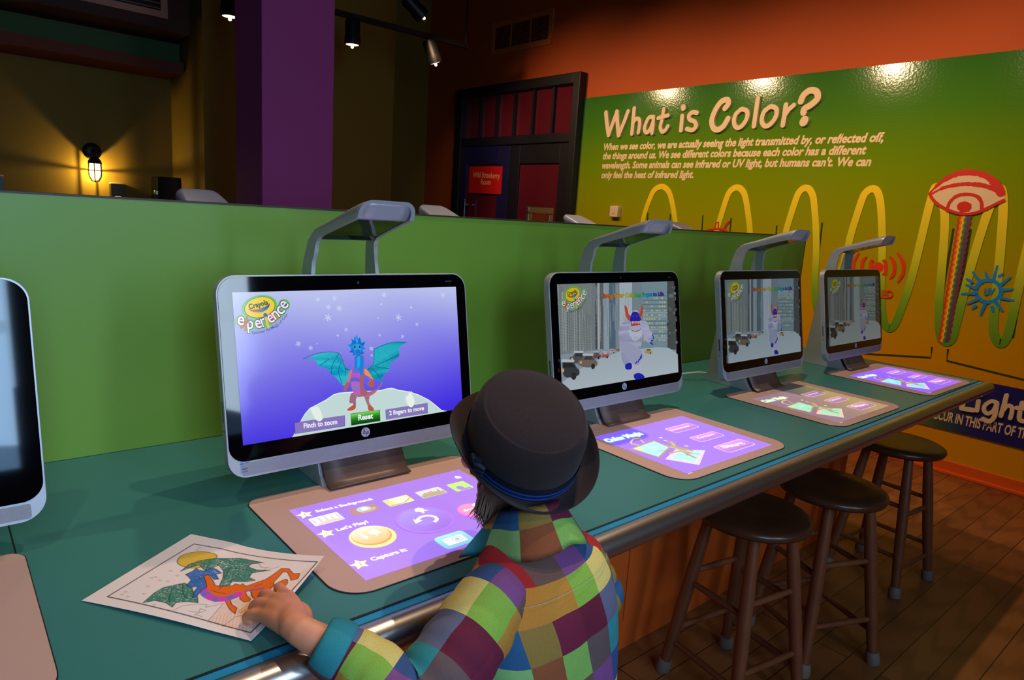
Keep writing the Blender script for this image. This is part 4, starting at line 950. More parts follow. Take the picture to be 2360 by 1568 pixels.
        A.stroke(PP([fx(1045, 700), fx(1085, 722), fx(1140, 712), fx(1172, 688)]), .0016, (60, 60, 90), sm=4)
    p0, p1 = g(662, 276), g(1485, 242)
    A.text('Bring Your Coloring Pages to Life', p0, p1, .0118, lambda u, v: tuple(x * .6 for x in rampc(HUES, (u - p0[0]) / (p1[0] - p0[0]))), .08)
    A.text('Bring Your Coloring Pages to Life', p0, p1, .0118, lambda u, v: rampc(HUES, (u - p0[0]) / (p1[0] - p0[0])), .025)
M_scr2 = colmat('lit_display_dim', 'screen', .62, rough=.12, spec=.4)
street(A2, 11, lambda x, y: (x, y), 1.0); A2.build('display_picture', M_scr2, stations[2])
A = screen_art(3); street(A, 12, lambda x, y: (1120 + (x - 1090) * .62, 300 + (y - 150) * .85), .62, ((.92, .98, 1.0), (0, 0, 0))); A.build('display_picture', M_scr2, stations[3])
A = screen_art(4); street(A, 13, lambda x, y: (1160 + (x - 1090) * .55, 330 + (y - 150) * .82), .34, ((.95, 1.0, .92), (0, 0, 0))); A.build('display_picture', M_scr2, stations[4])

# ================================================================ PROJECTED MENUS ON THE MATS
def mat_art(k): L = V((SX[k], 0, HC)); return Art((SX[k], 0, HC + .0027), (1, 0, 0), (0, 1, 0), (0, 0, 1), 1.2e-5, L)
MY0, MY1 = -.1045 - .1485, -.1045 + .1485
M_proj = colmat('projected_light', 'screen', 1.0, rough=.62, spec=.3, base=(196, 158, 146))  # projector light put in as the menus' own glow, not cast from the arms
A = mat_art(1); ZM = (640, 1070, 520 / 2360)
def mb1(u, v):
    t = (v - MY0) / (MY1 - MY0); x = (u + .197) / .394
    return mixc(mixc((98, 78, 234), (66, 44, 226), t), (78, 62, 228), x * .5)
A.grid(-.197, .197, MY0, MY1, 12, 10, lambda u, v: (104, 66, 240)); A.grid(-.185, .197, MY0 + .006, MY1 - .001, 12, 10, mb1)
W_ = (226, 232, 252); pale = (236, 236, 200)
for x, y, d in ((283, 530, '1'), (507, 727, '2'), (857, 1048, '3')):
    p = A.at(x, y, ZM); A.star(p[0], p[1], .0165, pale, 5, .5); q_ = .0009 if d == '1' else .0025; A.text(d, (p[0] - q_, p[1] - .005), (p[0] + q_, p[1] - .005), .0095, (120, 116, 150), 0)
A.text('Select a Background:', A.at(405, 507, ZM), A.at(1000, 372, ZM), .0102, W_, .05); A.text("Let's Play!", A.at(628, 704, ZM), A.at(955, 612, ZM), .0115, W_, .05); A.text('Capture it:', A.at(988, 1016, ZM), A.at(1362, 905, ZM), .0115, W_, .05)
def thumb(c4, kind):
    q = A.P(c4, ZM); x0 = (q[0][0] + q[3][0]) / 2; x1 = (q[1][0] + q[2][0]) / 2; y0 = (q[2][1] + q[3][1]) / 2; y1 = (q[0][1] + q[1][1]) / 2; r = random.Random(kind)
    pal = [((196, 226, 236), (150, 190, 214), (236, 244, 244)), ((120, 84, 110), (120, 200, 206), (160, 130, 120)), ((214, 232, 150), (132, 166, 60), (236, 246, 206)), ((170, 214, 226), (120, 150, 80), (150, 110, 90)), ((140, 240, 90), (90, 96, 226), (120, 230, 90))][kind]
    A.poly(rrect(x0, x1, y0, y1, .003, 3), pal[0]); w_, h_ = x1 - x0, y1 - y0
    if kind == 0:
        for i in range(9): xx = x0 + w_ * (.08 + .1 * i); A.rect(xx, xx + w_ * .05, y0 + h_ * .3, y1 - h_ * r.uniform(.02, .3), pal[1 + i % 2])
        A.poly([(x0 + .002, y0 + h_ * .1), (x0 + w_ * .5, y0 + h_ * .4), (x1 - .002, y0 + h_ * .2), (x1 - .003, y0 + .001), (x0 + .003, y0 + .001)], (206, 190, 190))
    elif kind == 1:
        A.disc(x0 + w_ * .52, y0 + h_ * .58, w_ * .26, pal[1], 20, ry=h_ * .38); A.rect(x0 + w_ * .3, x0 + w_ * .8, y0 + h_ * .08, y0 + h_ * .3, pal[2]); A.disc(x0 + w_ * .82, y0 + h_ * .4, w_ * .1, (120, 170, 110), 12)
        A.disc(x0 + w_ * .55, y0 + h_ * .6, w_ * .12, (200, 236, 236), 16)
    elif kind == 2:
        A.disc(x0 + w_ * .55, y0 + h_ * .55, w_ * .38, pal[2], 20, ry=h_ * .4)
        for i in range(5): A.stroke([(x0 + w_ * .08 * i + .002, y0 + .002), (x0 + w_ * (.02 + .05 * i), y1 - .003)], .0012, pal[1])
        A.stroke([(x0 + .003, y0 + .003), (x0 + w_ * .6, y0 + .004), (x1 - .003, y0 + h_ * .5)], .003, pal[1], sm=4)
    elif kind == 3:
        A.rect(x0 + .002, x1 - .002, y0 + .001, y0 + h_ * .4, pal[1])
        for i in range(8): xx = x0 + w_ * (.15 + .09 * i); A.rect(xx, xx + w_ * .07, y0 + h_ * .35, y0 + h_ * (.5 + .25 * r.random()), pal[2])
    else: A.disc(x0 + w_ * .4, y0 + h_ * .35, w_ * .2, pal[1], 14); A.rect(x0 + w_ * .25, x0 + w_ * .9, y0 + .001, y0 + h_ * .2, pal[1])
for i, c4 in enumerate(([(310, 578), (620, 500), (705, 575), (400, 655)], [(720, 485), (1000, 412), (1080, 475), (805, 548)], [(1090, 385), (1340, 325), (1440, 380), (1180, 452)], [(1425, 297), (1690, 240), (1770, 300), (1530, 365)], [(1760, 220), (1940, 180), (2060, 250), (1870, 290)])): thumb(c4, i)
def dl(l, r): a, b = A.at(*l, ZM), A.at(*r, ZM); return ((a[0] + b[0]) / 2, (a[1] + b[1]) / 2, math.hypot(a[0] - b[0], a[1] - b[1]) / 2)
def hand_icon(x, y, k, c, fl=1):
    pts = [(-8, -2), (-4, 6), (4, 8), (9, 2), (8, -4), (12, -8), (10, -10), (5, -7), (2, -14), (-1, -14), (-1, -6), (-6, -5)]
    A.poly([(x + fl * px * k, y + py * k) for px, py in pts], c)
x, y, r = dl((750, 800), (1232, 722)); A.disc(x, y, r, (246, 226, 130), 32); A.disc(x, y + .004, r * .86, (206, 130, 50), 32); A.disc(x, y + .008, r * .82, lambda u, v: mixc((250, 176, 76), (252, 224, 196), .5 + (v - y) / .06), 32)
hand_icon(x + .008, y + .014, .0011, W_); A.stroke([(x - .016, y + .024), (x - .012, y + .006)], .004, W_); A.poly([(x - .019, y + .008), (x - .006, y + .006), (x - .013, y - .004)], W_)
x, y, r = dl((1262, 600), (1812, 565)); A.disc(x, y, r * 1.12, (112, 66, 236), 32); A.disc(x, y, r, lambda u, v: mixc((64, 46, 226), (92, 110, 246), .5 + (y - v) / .08 * -1), 32); A.disc(x - .006, y + .002, r * .5, (84, 92, 244), 24)
A.stroke([(x + .008, y - .019), (x + .019, y - .012), (x + .021, y + .001), (x + .012, y + .011), (x - .002, y + .012), (x - .014, y + .004)], .0072, W_, sm=5, caps=False); A.poly([(x - .024, y - .006), (x - .019, y + .012), (x - .006, y - .002)], W_)
hand_icon(x + .012, y + .040, .0012, W_)
x, y, r = dl((1880, 500), (2195, 470)); A.disc(x, y, r, (224, 70, 226), 28); A.disc(x, y + .005, r * .8, (226, 120, 190), 28); A.stroke([(x + .006, y + .006), (x - .012, y + .006)], .0035, W_); A.poly([(x - .010, y), (x - .010, y + .012), (x - .019, y + .006)], W_); hand_icon(x + .018, y + .016, .0009, W_)
c = A.P([(1610, 790), (1900, 700), (2085, 785), (1800, 915)], ZM); x0, x1 = (c[0][0] + c[3][0]) / 2, (c[1][0] + c[2][0]) / 2; y0, y1 = (c[2][1] + c[3][1]) / 2, (c[0][1] + c[1][1]) / 2
A.poly(rrect(x0, x1, y0, y1, .010, 5), lambda u, v: mixc((60, 190, 226), (112, 240, 246), (v - y0) / (y1 - y0))); mx_, my_ = (x0 + x1) / 2, (y0 + y1) / 2
A.poly(rrect(mx_ - .021, mx_ + .021, my_ - .013, my_ + .012, .003, 3), (222, 240, 246)); A.disc(mx_ + .006, my_, .0095, (150, 190, 206), 24); A.disc(mx_ + .006, my_, .008, (222, 240, 246), 24); A.disc(mx_ + .006, my_, .0045, (140, 190, 200), 20); A.rect(mx_ - .017, mx_ - .009, my_ + .006, my_ + .0075, (150, 180, 196))
p = A.at(1880, 140, ZM); A.poly([(p[0] - .009, p[1] - .001), (p[0], p[1] + .008), (p[0] + .009, p[1] - .001), (p[0] + .006, p[1] - .001), (p[0] + .006, p[1] - .008), (p[0] - .006, p[1] - .008), (p[0] - .006, p[1] - .001)], W_)
A.build('projected_menu', M_proj, mats[1])

def start_menu(k, bgf, gain, tint=None):
    A = mat_art(k); A.gain = gain; A.tint = tint; B = mat_art(2); ZM2 = (1360, 950, 480 / 2360)
    PQ = lambda pts: B.P(pts, ZM2); g = lambda x, y: B.at(x, y, ZM2)
    A.grid(-.197, .197, MY0, MY1, 12, 10, lambda u, v: mixc(bgf(u, v), (170, 120, 255), .25)); A.grid(-.193, .193, MY0 + .004, MY1 - .004, 12, 10, bgf)
    cy = (96, 232, 246)
    A.text('Color Magic', g(205, 345), g(612, 250), .0235, (110, 226, 255), .13, .15); A.text('Color Magic', g(205, 345), g(612, 250), .0235, (226, 250, 255), .05, .15)
    gy = (190, 180, 190); br = (130, 104, 96)
    A.stroke(PQ([(545, 375), (462, 352), (500, 305), (575, 300)]), .006, gy, sm=4); A.stroke(PQ([(505, 318), (572, 305)]), .009, (96, 80, 88)); A.stroke(PQ([(610, 350), (575, 318)]), .004, gy)
    A.poly(PQ([(440, 418), (718, 318), (915, 398), (790, 522)]), br); A.poly(PQ([(485, 415), (728, 332), (888, 400), (772, 508)]), cy)
    A.disc(*g(560, 415), .010, (226, 220, 120), 16); A.text('Crayola', g(690, 418), g(770, 396), .010, (206, 250, 250), .02)
    A.poly(PQ([(850, 535), (965, 425), (1305, 435), (1238, 602)]), (214, 200, 226)); A.poly(PQ([(928, 530), (1005, 442), (1262, 440), (1195, 572)]), cy)
    dc = (126, 128, 92)
    for pts, wd in (([(860, 330), (930, 365), (965, 400), (1060, 440), (1130, 465)], [.004, .010, .016, .018, .010]), ([(870, 320), (950, 350), (960, 385)], .006), ([(850, 375), (940, 400), (1040, 410), (1150, 440)], .010), ([(1060, 450), (1150, 500), (1190, 520)], .009), ([(1130, 462), (1230, 480)], .006), ([(770, 445), (880, 430), (950, 430)], .003), ([(900, 470), (1000, 445), (1060, 450)], .008), ([(1040, 425), (1110, 490)], .010)):
        A.stroke(PQ(pts), wd, dc, sm=4)
    A.stroke(PQ([(900, 395), (1000, 425), (1100, 455)]), .004, (170, 206, 150), sm=4); A.stroke(PQ([(920, 340), (955, 385)]), .003, (170, 200, 150)); A.stroke(PQ([(950, 450), (1010, 440)]), .003, (190, 150, 206))
    for x, y, s in ((800, 293, .009), (850, 325, .008), (1090, 388, .009), (1625, 238, .004), (1285, 390, .003)): A.star(*g(x, y), s, (240, 240, 255), 4, .22)
    for c4, body, a, b, h in (([(835, 195), (1100, 125), (1250, 165), (980, 245)], 'Comenzar', (925, 216), (1142, 160), .0098), ([(1120, 295), (1380, 217), (1540, 265), (1260, 345)], 'Começo', (1230, 306), (1417, 254), .0105), ([(1388, 400), (1680, 305), (1888, 365), (1580, 467)], 'Start', (1520, 413), (1765, 362), .0185)):
        q = PQ(c4); x0, x1 = (q[0][0] + q[3][0]) / 2, (q[1][0] + q[2][0]) / 2; y0, y1 = (q[2][1] + q[3][1]) / 2, (q[0][1] + q[1][1]) / 2
        A.poly(rrect(x0, x1, y0, y1, .010, 5), (226, 206, 250)); A.poly(rrect(x0 + .002, x1 - .002, y0 + .002, y1 - .002, .009, 5), lambda u, v: mixc((104, 56, 220), (206, 128, 240), (v - y0) / (y1 - y0)))
        A.text(body, g(*a), g(*b), h, (240, 226, 255), .05)
    A.stroke(PQ([(1110, 700), (1160, 690)]), .002, (230, 220, 255))
    A.build('projected_menu', M_proj, mats[k])
start_menu(2, lambda u, v: mixc((46, 26, 240), (84, 60, 236), (u + .2) / .4), 1.0)
start_menu(3, lambda u, v: mixc((54, 58, 150), (128, 126, 76), min(1, max(0, (u + .15) / .25 - (v - MY0) * 1.2))), .85, ((1.0, 1.06, .62), (0, 0, 0)))
start_menu(4, lambda u, v: mixc((70, 34, 250), (130, 60, 240), (u + .2) / .4), .95)

# ================================================================ COLOURING SHEET
PA, PB, PC, PD = V((-.2927, -.0768, 0)), V((-.1191, .0415, 0)), V((.031, -.152, 0)), V((-.1385, -.2972, 0))
def homog(src):
    M = []; R = []
    for (x, y), (s, t) in zip(src, ((0, 0), (1, 0), (1, 1), (0, 1))):
        M += [[x, y, 1, 0, 0, 0, -s * x, -s * y], [0, 0, 0, x, y, 1, -t * x, -t * y]]; R += [s, t]
    h = np.linalg.solve(np.array(M, float), np.array(R, float)); return np.append(h, 1).reshape(3, 3)
HP = homog([(188, 1387), (572, 1481), (740, 1290), (434, 1237)])
ZP = (180, 1230, 580 / 2360)
def pst(pts):
    out = []
    for x, y in pts:
        w_ = HP @ np.array([ZP[0] + x * ZP[2], ZP[1] + y * ZP[2], 1]); out.append((w_[0] / w_[2], w_[1] / w_[2]))
    return np.array(out)
NS, NT = 440, 340
gs, gt = np.meshgrid(np.linspace(0, 1, NS + 1), np.linspace(0, 1, NT + 1), indexing='ij')
def inside(poly):
    c = np.zeros(gs.shape, bool); n = len(poly)
    for i in range(n):
        (x0, y0), (x1, y1) = poly[i], poly[(i + 1) % n]
        if y0 == y1: continue
        c ^= ((y0 > gt) != (y1 > gt)) & (gs < (x1 - x0) * (gt - y0) / (y1 - y0) + x0)
    return c
LS, LT = .279, .216
def dist(poly, closed=False):
    d = np.full(gs.shape, 9.0); n = len(poly)
    for i in range(n if closed else n - 1):
        (x0, y0), (x1, y1) = poly[i], poly[(i + 1) % n]; x0, x1, X = x0 * LS, x1 * LS, gs * LS; y0, y1, Y = y0 * LT, y1 * LT, gt * LT
        lo = (X > min(x0, x1) - .01) & (X < max(x0, x1) + .01) & (Y > min(y0, y1) - .01) & (Y < max(y0, y1) + .01)
        dx, dy = x1 - x0, y1 - y0; L2 = dx * dx + dy * dy or 1e-9
        t = np.clip(((X - x0) * dx + (Y - y0) * dy) / L2, 0, 1); e = np.hypot(X - x0 - t * dx, Y - y0 - t * dy)
        d = np.where(lo, np.minimum(d, e), d)
    return d
npr = np.random.RandomState(4)
def vnoise(n, m):
    a = npr.rand(n + 2, m + 2); x = gs * n; y = gt * m; i = x.astype(int); j = y.astype(int); fx, fy = x - i, y - j
    return a[i, j] * (1 - fx) * (1 - fy) + a[i + 1, j] * fx * (1 - fy) + a[i, j + 1] * (1 - fx) * fy + a[i + 1, j + 1] * fx * fy
grain = .5 * vnoise(220, 170) + .3 * vnoise(30, 160) + .2 * vnoise(14, 10)
img = np.zeros(gs.shape + (3,)); img[:] = lin((240, 224, 220))
def blend(mask, c, k=1.0):
    a = (mask * k)[..., None]; img[:] = img * (1 - a) + np.array(lin(c)) * a
def crayon(pts, c, k=.95, thr=.28, sm=True, line=True):
    q = pst(pts)
    if sm: q = np.array(catmull(q, 4, True))
    m = inside(q) * np.clip((grain - thr) * 5 + .35, .25, 1); blend(m, c, k)
    if line: ink(q, .0009, .8, True)
def ink(q, wd, k=.85, closed=False, c=(38, 22, 34)): blend(np.clip(1.35 - dist(q, closed) / wd, 0, 1), c, k)
crayon([(1190, 830), (1340, 640), (1560, 560), (1900, 430), (2190, 300), (1600, 925), (1380, 890)], (240, 176, 120), .5, .45, False, False)
crayon([(1480, 720), (1620, 600), (1760, 560), (1700, 680), (1580, 730)], (232, 176, 76), .7, .2, True, False)
for i in range(15): x = 1215 + i * 34; ink(pst([(x, 790 - i * 12), (x - 40, 850 + i * 6)]), .0008, .35, c=(226, 120, 60))
crayon([(910, 262), (960, 205), (1080, 176), (1190, 180), (1260, 210), (1190, 260), (1120, 310), (1020, 322), (940, 300)], (222, 180, 34), .95, .12)
crayon([(935, 355), (1010, 290), (1100, 255), (1250, 225), (1480, 215), (1600, 235), (1700, 255), (1590, 265), (1562, 292), (1640, 320), (1780, 325), (1690, 335), (1600, 350), (1580, 390), (1640, 415), (1560, 430), (1420, 430), (1390, 470), (1300, 475), (1330, 400), (1332, 335), (1285, 285), (1160, 340), (1100, 290), (1020, 320)], (20, 124, 104), .95, .3, False)
crayon([(585, 665), (700, 560), (780, 510), (970, 460), (1040, 490), (1060, 560), (1095, 590), (1100, 648), (1000, 640), (890, 655), (855, 702), (800, 662), (700, 640)], (20, 124, 100), .95, .3, False)
for l in ([(1160, 335), (1200, 265)], [(1330, 330), (1385, 310), (1340, 400)], [(1380, 300), (1560, 320)], [(830, 650), (835, 580), (880, 500)], [(1390, 440), (1480, 350)], [(960, 470), (960, 560), (1000, 610)]): ink(pst(catmull(l, 4)), .0009, .7)
org = (238, 108, 22)
crayon([(1600, 515), (1680, 488), (1770, 510), (1780, 550), (1640, 590), (1610, 560)], org, 1, .1, False); crayon([(1700, 560), (1780, 530), (1850, 500), (1800, 560), (1740, 590)], org, 1, .1, False)
crayon([(1820, 460), (1930, 410), (1950, 440), (1930, 470), (1870, 480)], org, 1, .1)
crayon([(1130, 368), (1190, 370), (1240, 430), (1262, 472), (1310, 480), (1430, 468), (1450, 450), (1500, 462), (1520, 448), (1550, 472), (1640, 440), (1740, 405), (1800, 368), (1880, 312), (1950, 318), (2000, 365), (2062, 368), (2050, 412), (1985, 425), (1970, 395), (1940, 350), (1900, 345), (1850, 400), (1820, 430), (1815, 470), (1770, 510), (1720, 490), (1550, 520), (1565, 560), (1602, 590), (1590, 612), (1540, 622), (1500, 595), (1490, 545), (1400, 585), (1420, 650), (1470, 680), (1450, 740), (1400, 700), (1370, 640), (1345, 605), (1250, 580), (1190, 540), (1165, 480), (1130, 432)], org, 1, .08, False)
q = pst(catmull([(1145, 510), (1175, 560), (1240, 595), (1310, 603), (1400, 585), (1485, 548)], 5)); n_ = len(q)
for i in range(n_ - 1): blend(np.clip(3.4 - dist(q[i:i + 2]) / .0022, 0, 1).clip(0, 1), ((232, 60, 190), (130, 110, 200))[(i // 4) % 2], .95)
blend(np.clip(1.8 - dist(pst([(1550, 518), (1640, 503), (1715, 490)])) / .0016, 0, 1), (170, 90, 170), .9)
crayon([(980, 382), (1050, 345), (1075, 320), (1100, 335), (1155, 345), (1220, 308), (1270, 325), (1315, 355), (1262, 368), (1292, 412), (1250, 418), (1205, 375), (1150, 385), (1172, 440), (1182, 490), (1130, 530), (1085, 590), (1050, 605), (1062, 540), (1100, 490), (1035, 500), (990, 482), (1035, 432), (1010, 402)], (44, 110, 186), .98, .2, False)
for l in ([(1060, 400), (1110, 395), (1120, 425), (1065, 425)], [(1020, 450), (1100, 440)], [(1290, 480), (1330, 470), (1300, 510)], [(1600, 515), (1620, 580)], [(1640, 470), (1700, 450)], [(1230, 520), (1290, 540), (1360, 545)]): ink(pst(l), .0009, .6)
fr_ = pst([(270, 603), (1057, 110), (2220, 285), (1593, 930)]); ink(fr_, .0013, .95, True)
for l in ([(860, 735), (960, 680), (1100, 660), (1185, 665), (1170, 690), (1240, 670), (1330, 640)], [(1010, 735), (1100, 745), (1120, 705), (1170, 720), (1060, 770), (1130, 785)], [(1190, 822), (1260, 740), (1340, 640)], [(1330, 875), (1450, 770), (1600, 735)], [(1650, 255), (1690, 300), (1735, 300), (1700, 340)], [(1735, 300), (1800, 310), (1860, 295)], [(1500, 730), (1580, 680), (1670, 640)]): ink(pst(l), .0008, .5)
for x, y in ((440, 555), (405, 582), (455, 602), (600, 575), (680, 418), (715, 412), (642, 500), (1100, 140), (1085, 160), (690, 680), (905, 395), (850, 350), (820, 450), (1260, 630), (750, 440)): ink(pst([(x + 12 * math.cos(k * .8), y + 6 * math.sin(k * .8)) for k in range(8)]), .0006, .45, True)
eA = (PD - PA).normalized(); eB = (PB - PA).normalized(); LA, LB = .2735, .2165
S_ = gs; T_ = gt
hz = .0016 + .034 * np.clip(S_ - .35, 0, 1) ** 1.6 * np.clip(T_, 0, 1) ** 1.5 * 1.55 + .004 * np.sin(math.pi * S_) * (1 - T_) + .004 * np.clip(S_ - .8, 0, 1) * 5 * (1 - T_) * 0.4
px_ = PA.x + eA.x * LA * S_ + eB.x * LB * T_; py_ = PA.y + eA.y * LA * S_ + eB.y * LB * T_
# lifted edge swings towards the child's side
lift = np.clip(S_ - .3, 0, 1) * T_
px_ = px_ - .036 * lift; py_ = py_ - .016 * lift
co3 = np.stack([px_, py_, HC + hz], -1).reshape(-1, 3)
idx = np.arange((NS + 1) * (NT + 1)).reshape(NS + 1, NT + 1)
fc4 = np.stack([idx[:-1, :-1], idx[1:, :-1], idx[1:, 1:], idx[:-1, 1:]], -1).reshape(-1, 4)
me = bpy.data.meshes.new('colouring_sheet'); me.from_pydata(co3.tolist(), [], fc4.tolist())
ca = me.color_attributes.new('Col', 'FLOAT_COLOR', 'POINT'); ca.data.foreach_set('color', np.concatenate([img, np.ones(gs.shape + (1,))], -1).astype(np.float32).ravel())
me.materials.append(colmat('crayon_paper', 'print', rough=.7, spec=.25))
for p in me.polygons: p.use_smooth = True
sheet = bpy.data.objects.new('colouring_sheet', me); COL.objects.link(sheet)
md = sheet.modifiers.new('solid', 'SOLIDIFY'); md.thickness = .0003; md.offset = -1
tag(sheet, 'curling colouring page with a crayoned orange dragon under the child\'s hand', 'colouring page')
# ================================================================ STOOLS
M_seat = mat('dark_stool_wood', (74, 42, 26), .3, var=(14, .35)); M_leg = mat('stool_leg_wood', (120, 66, 38), .4, var=(18, .3)); M_tip = mat('grey_leg_tip', (120, 104, 92), .6)
def stool(loc, rot, label):
    o = empty('bar_stool', loc, label, 'stool', 'wooden stools under the counter', rot)
    MB().lathe([(0, .565), (.15, .565), (.168, .572), (.175, .584), (.172, .594), (.160, .600), (.10, .598), (0, .594)], 40).build('seat', M_seat, o, ang=60)
    L = []
    for k in range(4):
        a = math.pi / 4 + k * math.pi / 2; c, s = math.cos(a), math.sin(a); T, B = V((c * .118, s * .118, .568)), V((c * .208, s * .208, .0)); L.append((T, B))
        leg = MB().tube([T, T.lerp(B, .3), T.lerp(B, .6), T.lerp(B, .95)], [.0165, .0205, .0205, .0165], 14).build('leg', M_leg, o)
        MB().tube([T.lerp(B, .925), T.lerp(B, .945), T.lerp(B, .98), B], [.020, .023, .0245, .0225], 14).build('leg_tip', M_tip, leg)
    for k in range(4):
        for f in ((.42, .80) if k % 2 == 0 else (.36, .72)):
            a, b = L[k], L[(k + 1) % 4]; p, q = a[0].lerp(a[1], f), b[0].lerp(b[1], f); MB().tube([p, p.lerp(q, .5), q], [.0085, .0105, .0085], 10).build('rung', M_leg, o)
    return o
stool((1.43, -.150, 0), math.radians(80), 'dark wooden stool nearest the child, tucked under the counter')
stool((1.868, -.195, 0), math.radians(67), 'middle dark wooden stool under the counter')
stool((2.632, -.128, 0), math.radians(-5), 'dark wooden stool nearest the mural wall, its seat lit amber')

# ================================================================ CHILD
Z = V((0, 0, HC))
kid = empty('person', (.22, -.52, 0), 'child in a grey fedora and bright plaid shirt holding a colouring page', 'person'); KR = V((.22, -.52, 0))
def K(x, y, z): return V((x, y, z + HC)) - KR          # counter-relative coordinates
M_skin = mat('skin', (214, 138, 102), .5, bump=(160, .05)); M_skin.node_tree.nodes['Principled BSDF'].inputs['Subsurface Weight'].default_value = .12; M_skin.node_tree.nodes['Principled BSDF'].inputs['Subsurface Radius'].default_value = (.006, .0025, .0015)
shL, elL, wrL = K(.146, -.450, .040), K(.000, -.468, -.022), K(-.0995, -.370, .043)
shR, elR, wrR = K(.330, -.428, .040), K(.374, -.456, -.040), K(.350, -.365, .036)
HB = K(.285, -.339, .203)                              # hat brim centre
HA = V((-.235, -.555, .80)).normalized(); HF = (V((.06, .9, 0)) - HA * HA.dot(V((.06, .9, 0)))).normalized(); HX = HF.cross(HA)
def H(x, y, z): return HB + HX * x + HF * y + HA * z
def chain(b, pts, rs, n=14, dense=4):
    q = catmull([tuple(p) + (r,) for p, r in zip(pts, rs)], dense); P = [V(p[:3]) for p in q]; R_ = [p[3] for p in q]
    # rounded ends
    d0 = (P[0] - P[1]).normalized(); d1 = (P[-1] - P[-2]).normalized()
    pre = [(P[0] + d0 * R_[0] * math.sin(a), R_[0] * math.cos(a)) for a in (1.35, 1.0, .55)]; post = [(P[-1] + d1 * R_[-1] * math.sin(a), R_[-1] * math.cos(a)) for a in (.55, 1.0, 1.35)]
    b.tube([p for p, r in pre] + P + [p for p, r in post], [r for p, r in pre] + R_ + [r for p, r in post], n)
def ball(b, c, rx, ry, rz, fr=None):
    fr = fr or (V((1, 0, 0)), V((0, 1, 0)), V((0, 0, 1)))
    b.lathe([(max(.001, rx * math.sin(math.pi * i / 14)), -rz * math.cos(math.pi * i / 14)) for i in range(15)], 22, c, fr, 1, ry / rx)
B = MB()
# torso, neck
def oval(c, ax, dep, nrm, n=24, ex=2.4):
    """ring at c: ax = half-width vector, dep = half-depth vector"""
    out = []
    for k in range(n):
        a = 2 * math.pi * k / n; ca, sa = math.cos(a), math.sin(a)
        out.append(c + ax * (math.copysign(abs(ca) ** (2 / ex), ca)) + dep * (math.copysign(abs(sa) ** (2 / ex), sa)))
    return out
sx = V((1, .06, .035)).normalized()
tor = [(K(.262, -.408, .080), .040, .036), (K(.254, -.432, .050), .070, .045), (K(.247, -.452, .018), .098, .055), (K(.245, -.463, -.05), .104, .060), (K(.245, -.466, -.14), .100, .062), (K(.245, -.470, -.22), .104, .064), (K(.245, -.474, -.31), .112, .068), (K(.245, -.478, -.37), .10, .066)]
B.loft([oval(c, sx * a, V((.05, .98, .10)).normalized() * d, None) for c, a, d in tor], True, True)
chain(B, [K(.252, -.425, .055), K(.268, -.395, .095), H(.0, -.005, -.06)], [.040, .038, .042])
# head
ball(B, H(0, .002, -.026), .073, .084, .086, (HX, HF, HA)); ball(B, H(0, .030, -.076), .046, .046, .044, (HX, HF, HA)); ball(B, H(0, .060, -.102), .020, .018, .016, (HX, HF, HA))
chain(B, [H(0, .078, -.046), H(0, .092, -.067), H(0, .083, -.072)], [.008, .011, .010], 10); ball(B, H(0, .073, -.084), .020, .012, .0055, (HX, HF, HA)); ball(B, H(0, .071, -.091), .018, .011, .005, (HX, HF, HA))
for s in (-1, 1):
    ball(B, H(s * .043, .054, -.072), .021, .018, .022, (HX, HF, HA))
    chain(B, [H(s * .070, -.004, -.052), H(s * .076, -.010, -.040), H(s * .078, -.018, -.050), H(s * .075, -.015, -.066), H(s * .070, -.008, -.074)], [.006, .007, .007, .0065, .005], 10)
# arms
chain(B, [shL, shL.lerp(elL, .5), elL, elL.lerp(wrL, .5), wrL, wrL.lerp(K(-.094, -.288, .036), .45)], [.033, .031, .027, .0245, .0192, .0185]); chain(B, [shR, shR.lerp(elR, .5), elR, elR.lerp(wrR, .5), wrR], [.036, .033, .028, .0265, .0215])
chain(B, [K(.25, -.435, .040), shL], [.034, .032]); chain(B, [K(.25, -.435, .042), shR], [.034, .032])
# left hand on the sheet: palm, four curled fingers, thumb under
MC = [K(-.0775, -.279, .0345), K(-.0925, -.2865, .0385), K(-.1055, -.292, .0375), K(-.1175, -.3015, .0325)]
PI_ = [K(-.0735, -.2385, .0275), K(-.0960, -.2450, .0290), K(-.1120, -.2590, .0280), K(-.1265, -.2710, .0225)]
DI = [K(-.0690, -.2250, .0150), K(-.0960, -.2325, .0155), K(-.1150, -.2475, .0145), K(-.1290, -.2620, .0120)]
TP = [K(-.0710, -.2300, .0080), K(-.0945, -.2385, .0080), K(-.1110, -.2520, .0080), K(-.1240, -.2670, .0078)]
rr_ = [(.0088, .0080, .0072, .0062), (.0090, .0080, .0072, .0062), (.0088, .0078, .0070, .0060), (.0082, .0074, .0066, .0056)]
for m_, p_, d_, t_, r_ in zip(MC, PI_, DI, TP, rr_):
    chain(B, [wrL.lerp(m_, .2), wrL.lerp(m_, .62) + V((0, 0, .002)), m_], [.0160, .0142, r_[0] + .002], 12)
    chain(B, [m_, m_.lerp(p_, .5), p_, d_, t_], [r_[0] + .001, (r_[0] + r_[1]) / 2 - .0004, r_[1], r_[2], r_[3]], 12)
chain(B, [wrL + V((.002, .016, -.006)), K(-.0745, -.322, .0255), K(-.0655, -.290, .0185), K(-.0740, -.264, .0110), K(-.0820, -.254, .0085)], [.0145, .0135, .0105, .0088, .0072], 12)
